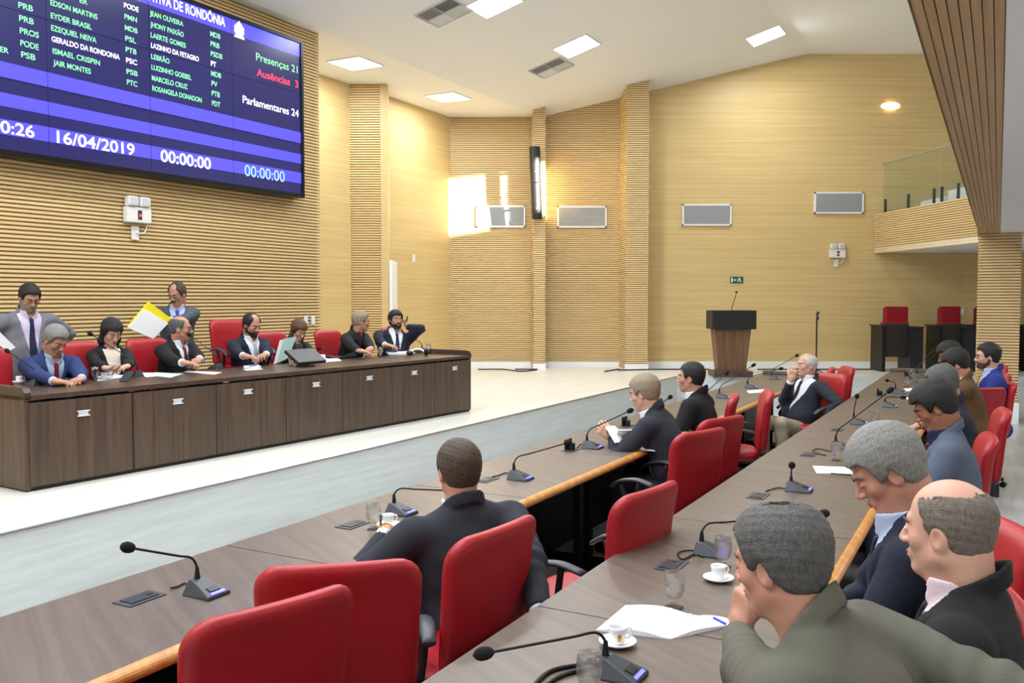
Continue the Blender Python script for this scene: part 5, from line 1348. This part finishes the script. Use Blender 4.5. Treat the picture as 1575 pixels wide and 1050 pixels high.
# ---------------------------------------------------------------- stage desk
Zs = HS
person('standing man in a grey suit with glasses and grey beard, hands on hips', 46, 458, t=-7.65, yaw=128, hyaw=4, hpitch=26, lean=14, scale=1.0, wide=1.14, belly=.05, floor=Zs, stand=True, res=.011,
       skin='tan', hair='black', hairs=dict(hth=.013), jacket='grey', shirt='lilac', tie='tnavy', glasses=True, beard='grey', opening=.10, lowV=.08, lw=('rel', .24, .0, .14), lp=(1, -.35, -.1), rw=('rel', .26, .06, .12), rp=(1, -.3, -.1), rh=dict(curl=.6), lh=False)
person('man with grey hair in a bright blue suit, head bowed writing', 86, 523, t=-6.95, yaw=124, hyaw=-10, hpitch=34, lean=24, scale=1.03, wide=1.12, floor=Zs, res=.010,
       skin='tan', hair='grey', hairs=dict(hth=.012), jacket='blue', shirt='lblue', tie='tred', lw=U(126, 583, HD+.04), rw=U(84, 587, HD+.04), lp=(.8, -.2, -.6), rp=(.9, -.2, -.5), lh=dict(curl=1.3), rh=dict(curl=.8), browc='dgrey')
person('woman with straight black hair in a black jacket looking at a phone', 172, 511, t=-7.05, yaw=132, hyaw=-2, hpitch=28, lean=10, scale=.98, wide=.92, floor=Zs, woman=True, res=.010, collar=False,
       skin='fair', hair='black', hairs=dict(hair='long', line='full', hth=.018, len=.16), jacket='black', shirt='cream', opening=.08, lowV=.16, lw=U(198, 578, HD+.05), rw=U(176, 580, HD+.05), lh=dict(curl=.5), rh=dict(curl=.7, n=(0, 0, 1)))
person('bald man with a purple tie holding a blue pen, turned right', 279, 505, t=-7.1, yaw=112, hyaw=-30, hpitch=4, lean=8, scale=1.04, wide=1.1, floor=Zs, res=.010, glasses=True,
       skin='tan', hair='dgrey', hairs=dict(hth=.005, line='fringe', bald=[((0, .01, .118), (.078, .125, .052))]), jacket='black', shirt='wshirt', tie='tred', lw=U(322, 569, HD+.05), rw=U(302, 570, HD+.05), lh=dict(curl=.9), rh=dict(curl=.9))
person('standing man with receding hair and moustache holding yellow folders', 272, 452, t=-7.8, yaw=158, hyaw=38, hpitch=22, lean=4, scale=1.02, floor=Zs, stand=True, res=.010,
       skin='tan', hair='brown', hairs=dict(hth=.012, line='low', bald=[((0, .07, .11), (.05, .08, .055))]), jacket='slate', shirt='lblue', tie='tblue', glasses=True, moustache='brown', rw=TT(240, 508, -7.45), rp=(.8, -.2, -.7), rh=dict(dir=(-.9, -.2, .3), n=(0, -.5, .8), curl=.7), lw=TT(262, 492, -7.5), lp=(.8, -.1, -.7), lh=dict(dir=(-.8, -.2, .1), n=(0, -.3, -.8), curl=.6))
person('presiding man with receding dark hair and beard in a navy suit, reading', 388, 500, t=-7.1, yaw=126, hyaw=-4, hpitch=18, lean=8, scale=1.05, wide=1.1, floor=Zs, res=.010,
       skin='tan', hair='black', hairs=dict(hth=.010, line='low', bald=[((0, .07, .12), (.055, .09, .055))]), jacket='navy', shirt='wshirt', tie='tgrey', beard='black', opening=.085, rw=U(388, 562, HD+.05), lw=U(412, 556, HD+.06), lh=dict(curl=.8), rh=dict(curl=.7))
person('woman with long brown hair looking down beside the presiding man', 460, 508, t=-7.2, yaw=128, hyaw=4, hpitch=30, lean=14, scale=.98, wide=.92, floor=Zs, woman=True, res=.010, collar=False,
       skin='fair', hair='lbrown', hairs=dict(hair='long', line='full', hth=.018, len=.34, fwd=.03), jacket='black', shirt='dotted', opening=.06, lw=U(492, 556, HD+.04), rw=U(470, 560, HD+.04))
person('grey-blond man in a black suit and purple shirt, head turned away to the right', 556, 494, t=-6.85, yaw=112, hyaw=-42, hpitch=6, lean=22, scale=1.04, wide=1.1, floor=Zs, res=.010,
       skin='ruddy', hair='blond', hairs=dict(hth=.012), jacket='black', shirt='purple', lw=U(578, 545, HD+.05), rw=U(560, 547, HD+.05), lh=dict(curl=.8), rh=dict(curl=.8))
ph = person('man with full black beard leaning back, talking on a phone', 609, 492, t=-6.85, yaw=150, hyaw=0, hpitch=-4, lean=-4, side=-6, scale=1.06, wide=1.15, belly=.04, floor=Zs, res=.010,
       skin='tan', hair='black', hairs=dict(hth=.014, line='full'), jacket='navy', shirt='wshirt', tie='tnavy', beard='black', eyes='open', opening=.085,
       lw=TT(627, 503, -6.78), lp=(.25, .6, -1), lh=dict(dir=(-.5, -.0, .9), n=(-.9, .1, -.3), curl=1.0), rw=U(600, 542, HD+.06), rh=dict(curl=.5))

# ---------------------------------------------------------------- things in their hands
p = TT(625, 494, -6.80); o = thing('mobile_phone', 'dark phone held to the ear of the bearded man leaning back', 'phone', p); obj('phone_body', box(NB(), (-.006, -.035, -.07), (.006, .035, .07), bev=.003, rot=Matrix.Rotation(.25, 3, 'Y')), M['black'], o)
p = U(195, 579, HD+.07); o = thing('mobile_phone', 'dark phone in the hands of the woman in the black jacket', 'phone', p); obj('phone_body', box(NB(), (-.035, -.07, -.005), (.035, .07, .005), bev=.003, rot=Matrix.Rotation(.5, 3, 'X')), M['blackpl'], o)
p = U(946, 668, HT+.10); o = thing('mobile_phone', 'white phone held over the table by the leaning grey-haired man', 'phone', p, .5)
obj('phone_body', box(NB(), (-.04, -.075, -.005), (.04, .075, .005), bev=.003, rot=Matrix.Rotation(.7, 3, 'X')), M['white'], o)
p = U(960, 668, HT+.10); o = obj('folded_paper', box(NB(), (-.05, -.07, -.003), (.05, .07, .003), rot=Matrix.Rotation(-.6, 3, 'X')), M['paper'], loc=p); tag(o, 'folded white paper beside the white phone in the same hands', 'paper')
# yellow folders with a white sheet in front
q0, q1, q2, q3 = [TT(x, y, -7.38) for x, y in ((197, 504), (222, 475), (259, 497), (236, 521))]
def sheetq(a, b, c, d, th, m, name, parent, org):
    n = (b-a).cross(d-a).normalized()*th; bm = NB(); A_ = [bm.verts.new(v-org) for v in (a, b, c, d)]; B_ = [bm.verts.new(v-org+n) for v in (a, b, c, d)]
    bm.faces.new(A_[::-1]); bm.faces.new(B_)
    for i in range(4): bm.faces.new((A_[i], A_[(i+1) % 4], B_[(i+1) % 4], B_[i]))
    bmesh.ops.recalc_face_normals(bm, faces=bm.faces); return obj(name, bm, m, parent)
o = thing('yellow_folder', 'bright yellow folders with a white sheet in front, held by a standing man', 'folder', q0)
sheetq(q0, q1, q2, q3, .006, M['paper'], 'white_sheet', o, q0)
e_ = Vector((-.03, .05, .03)); sheetq(q0+e_*.4, q1+e_*.4, q2+e_*.4, q3+e_*.4, .01, M['yellow'], 'folder_cover', o, q0); e_ = Vector((.02, .06, .07)); sheetq(q0+e_, q1+e_, q2+e_*.7, q3+e_*.6, .012, M['yellow'], 'folder_cover', o, q0)
a_, b_, c_, d_ = [TT(x, y, -6.72) for x, y in ((421, 560), (431, 523), (453, 520), (440, 553))]
o = thing('document', 'white document held up by the presiding man', 'document', a_); sheetq(a_, b_, c_, d_, .004, M['paper'], 'front_sheet', o, a_); sheetq(a_+Vector((.03, .02, .01)), b_+Vector((.03, .02, .012)), c_+Vector((.02, .02, .02)), d_+Vector((.02, .02, .02)), .003, M['paperg'], 'back_sheet', o, a_)
a_, b_, c_, d_ = [TT(x, y, -7.25) for x, y in ((-14, 520), (-6, 505), (24, 534), (12, 541))]
o = thing('document', 'white paper held at the left edge by the standing man in grey', 'document', a_); sheetq(a_, b_, c_, d_, .004, M['paper'], 'front_sheet', o, a_)
def penv(p, q, label, m='blueink'):
    o = thing('pen', label, 'pen', p); obj('barrel', tube(NB(), [Vector(), (q-p)*.85], .005, 8), M[m], o); obj('tip', tube(NB(), [(q-p)*.85, (q-p)], [.005, .001], 8), M['white'], o)
penv(U(309, 547, HD+.14), U(318, 560, HD+.06), 'blue pen held upright by the bald man at the stage desk')
penv(U(586, 793, HT+.15), U(585, 812, HT+.05), 'black pen upright in the hand of the man draping his arm', 'black')
p = p10['W'][-1]+(p10['EL'][-1]-p10['W'][-1]).normalized()*-.008; o = tag(obj('wrist_watch', tube(NB(), [(.036*math.cos(a), .02*math.sin(a), .036*math.sin(a)) for a in [2*math.pi*i/16 for i in range(17)]], .004, 6), M['gold'], loc=p), 'gold watch strap on the wrist of the man draping his arm', 'watch')
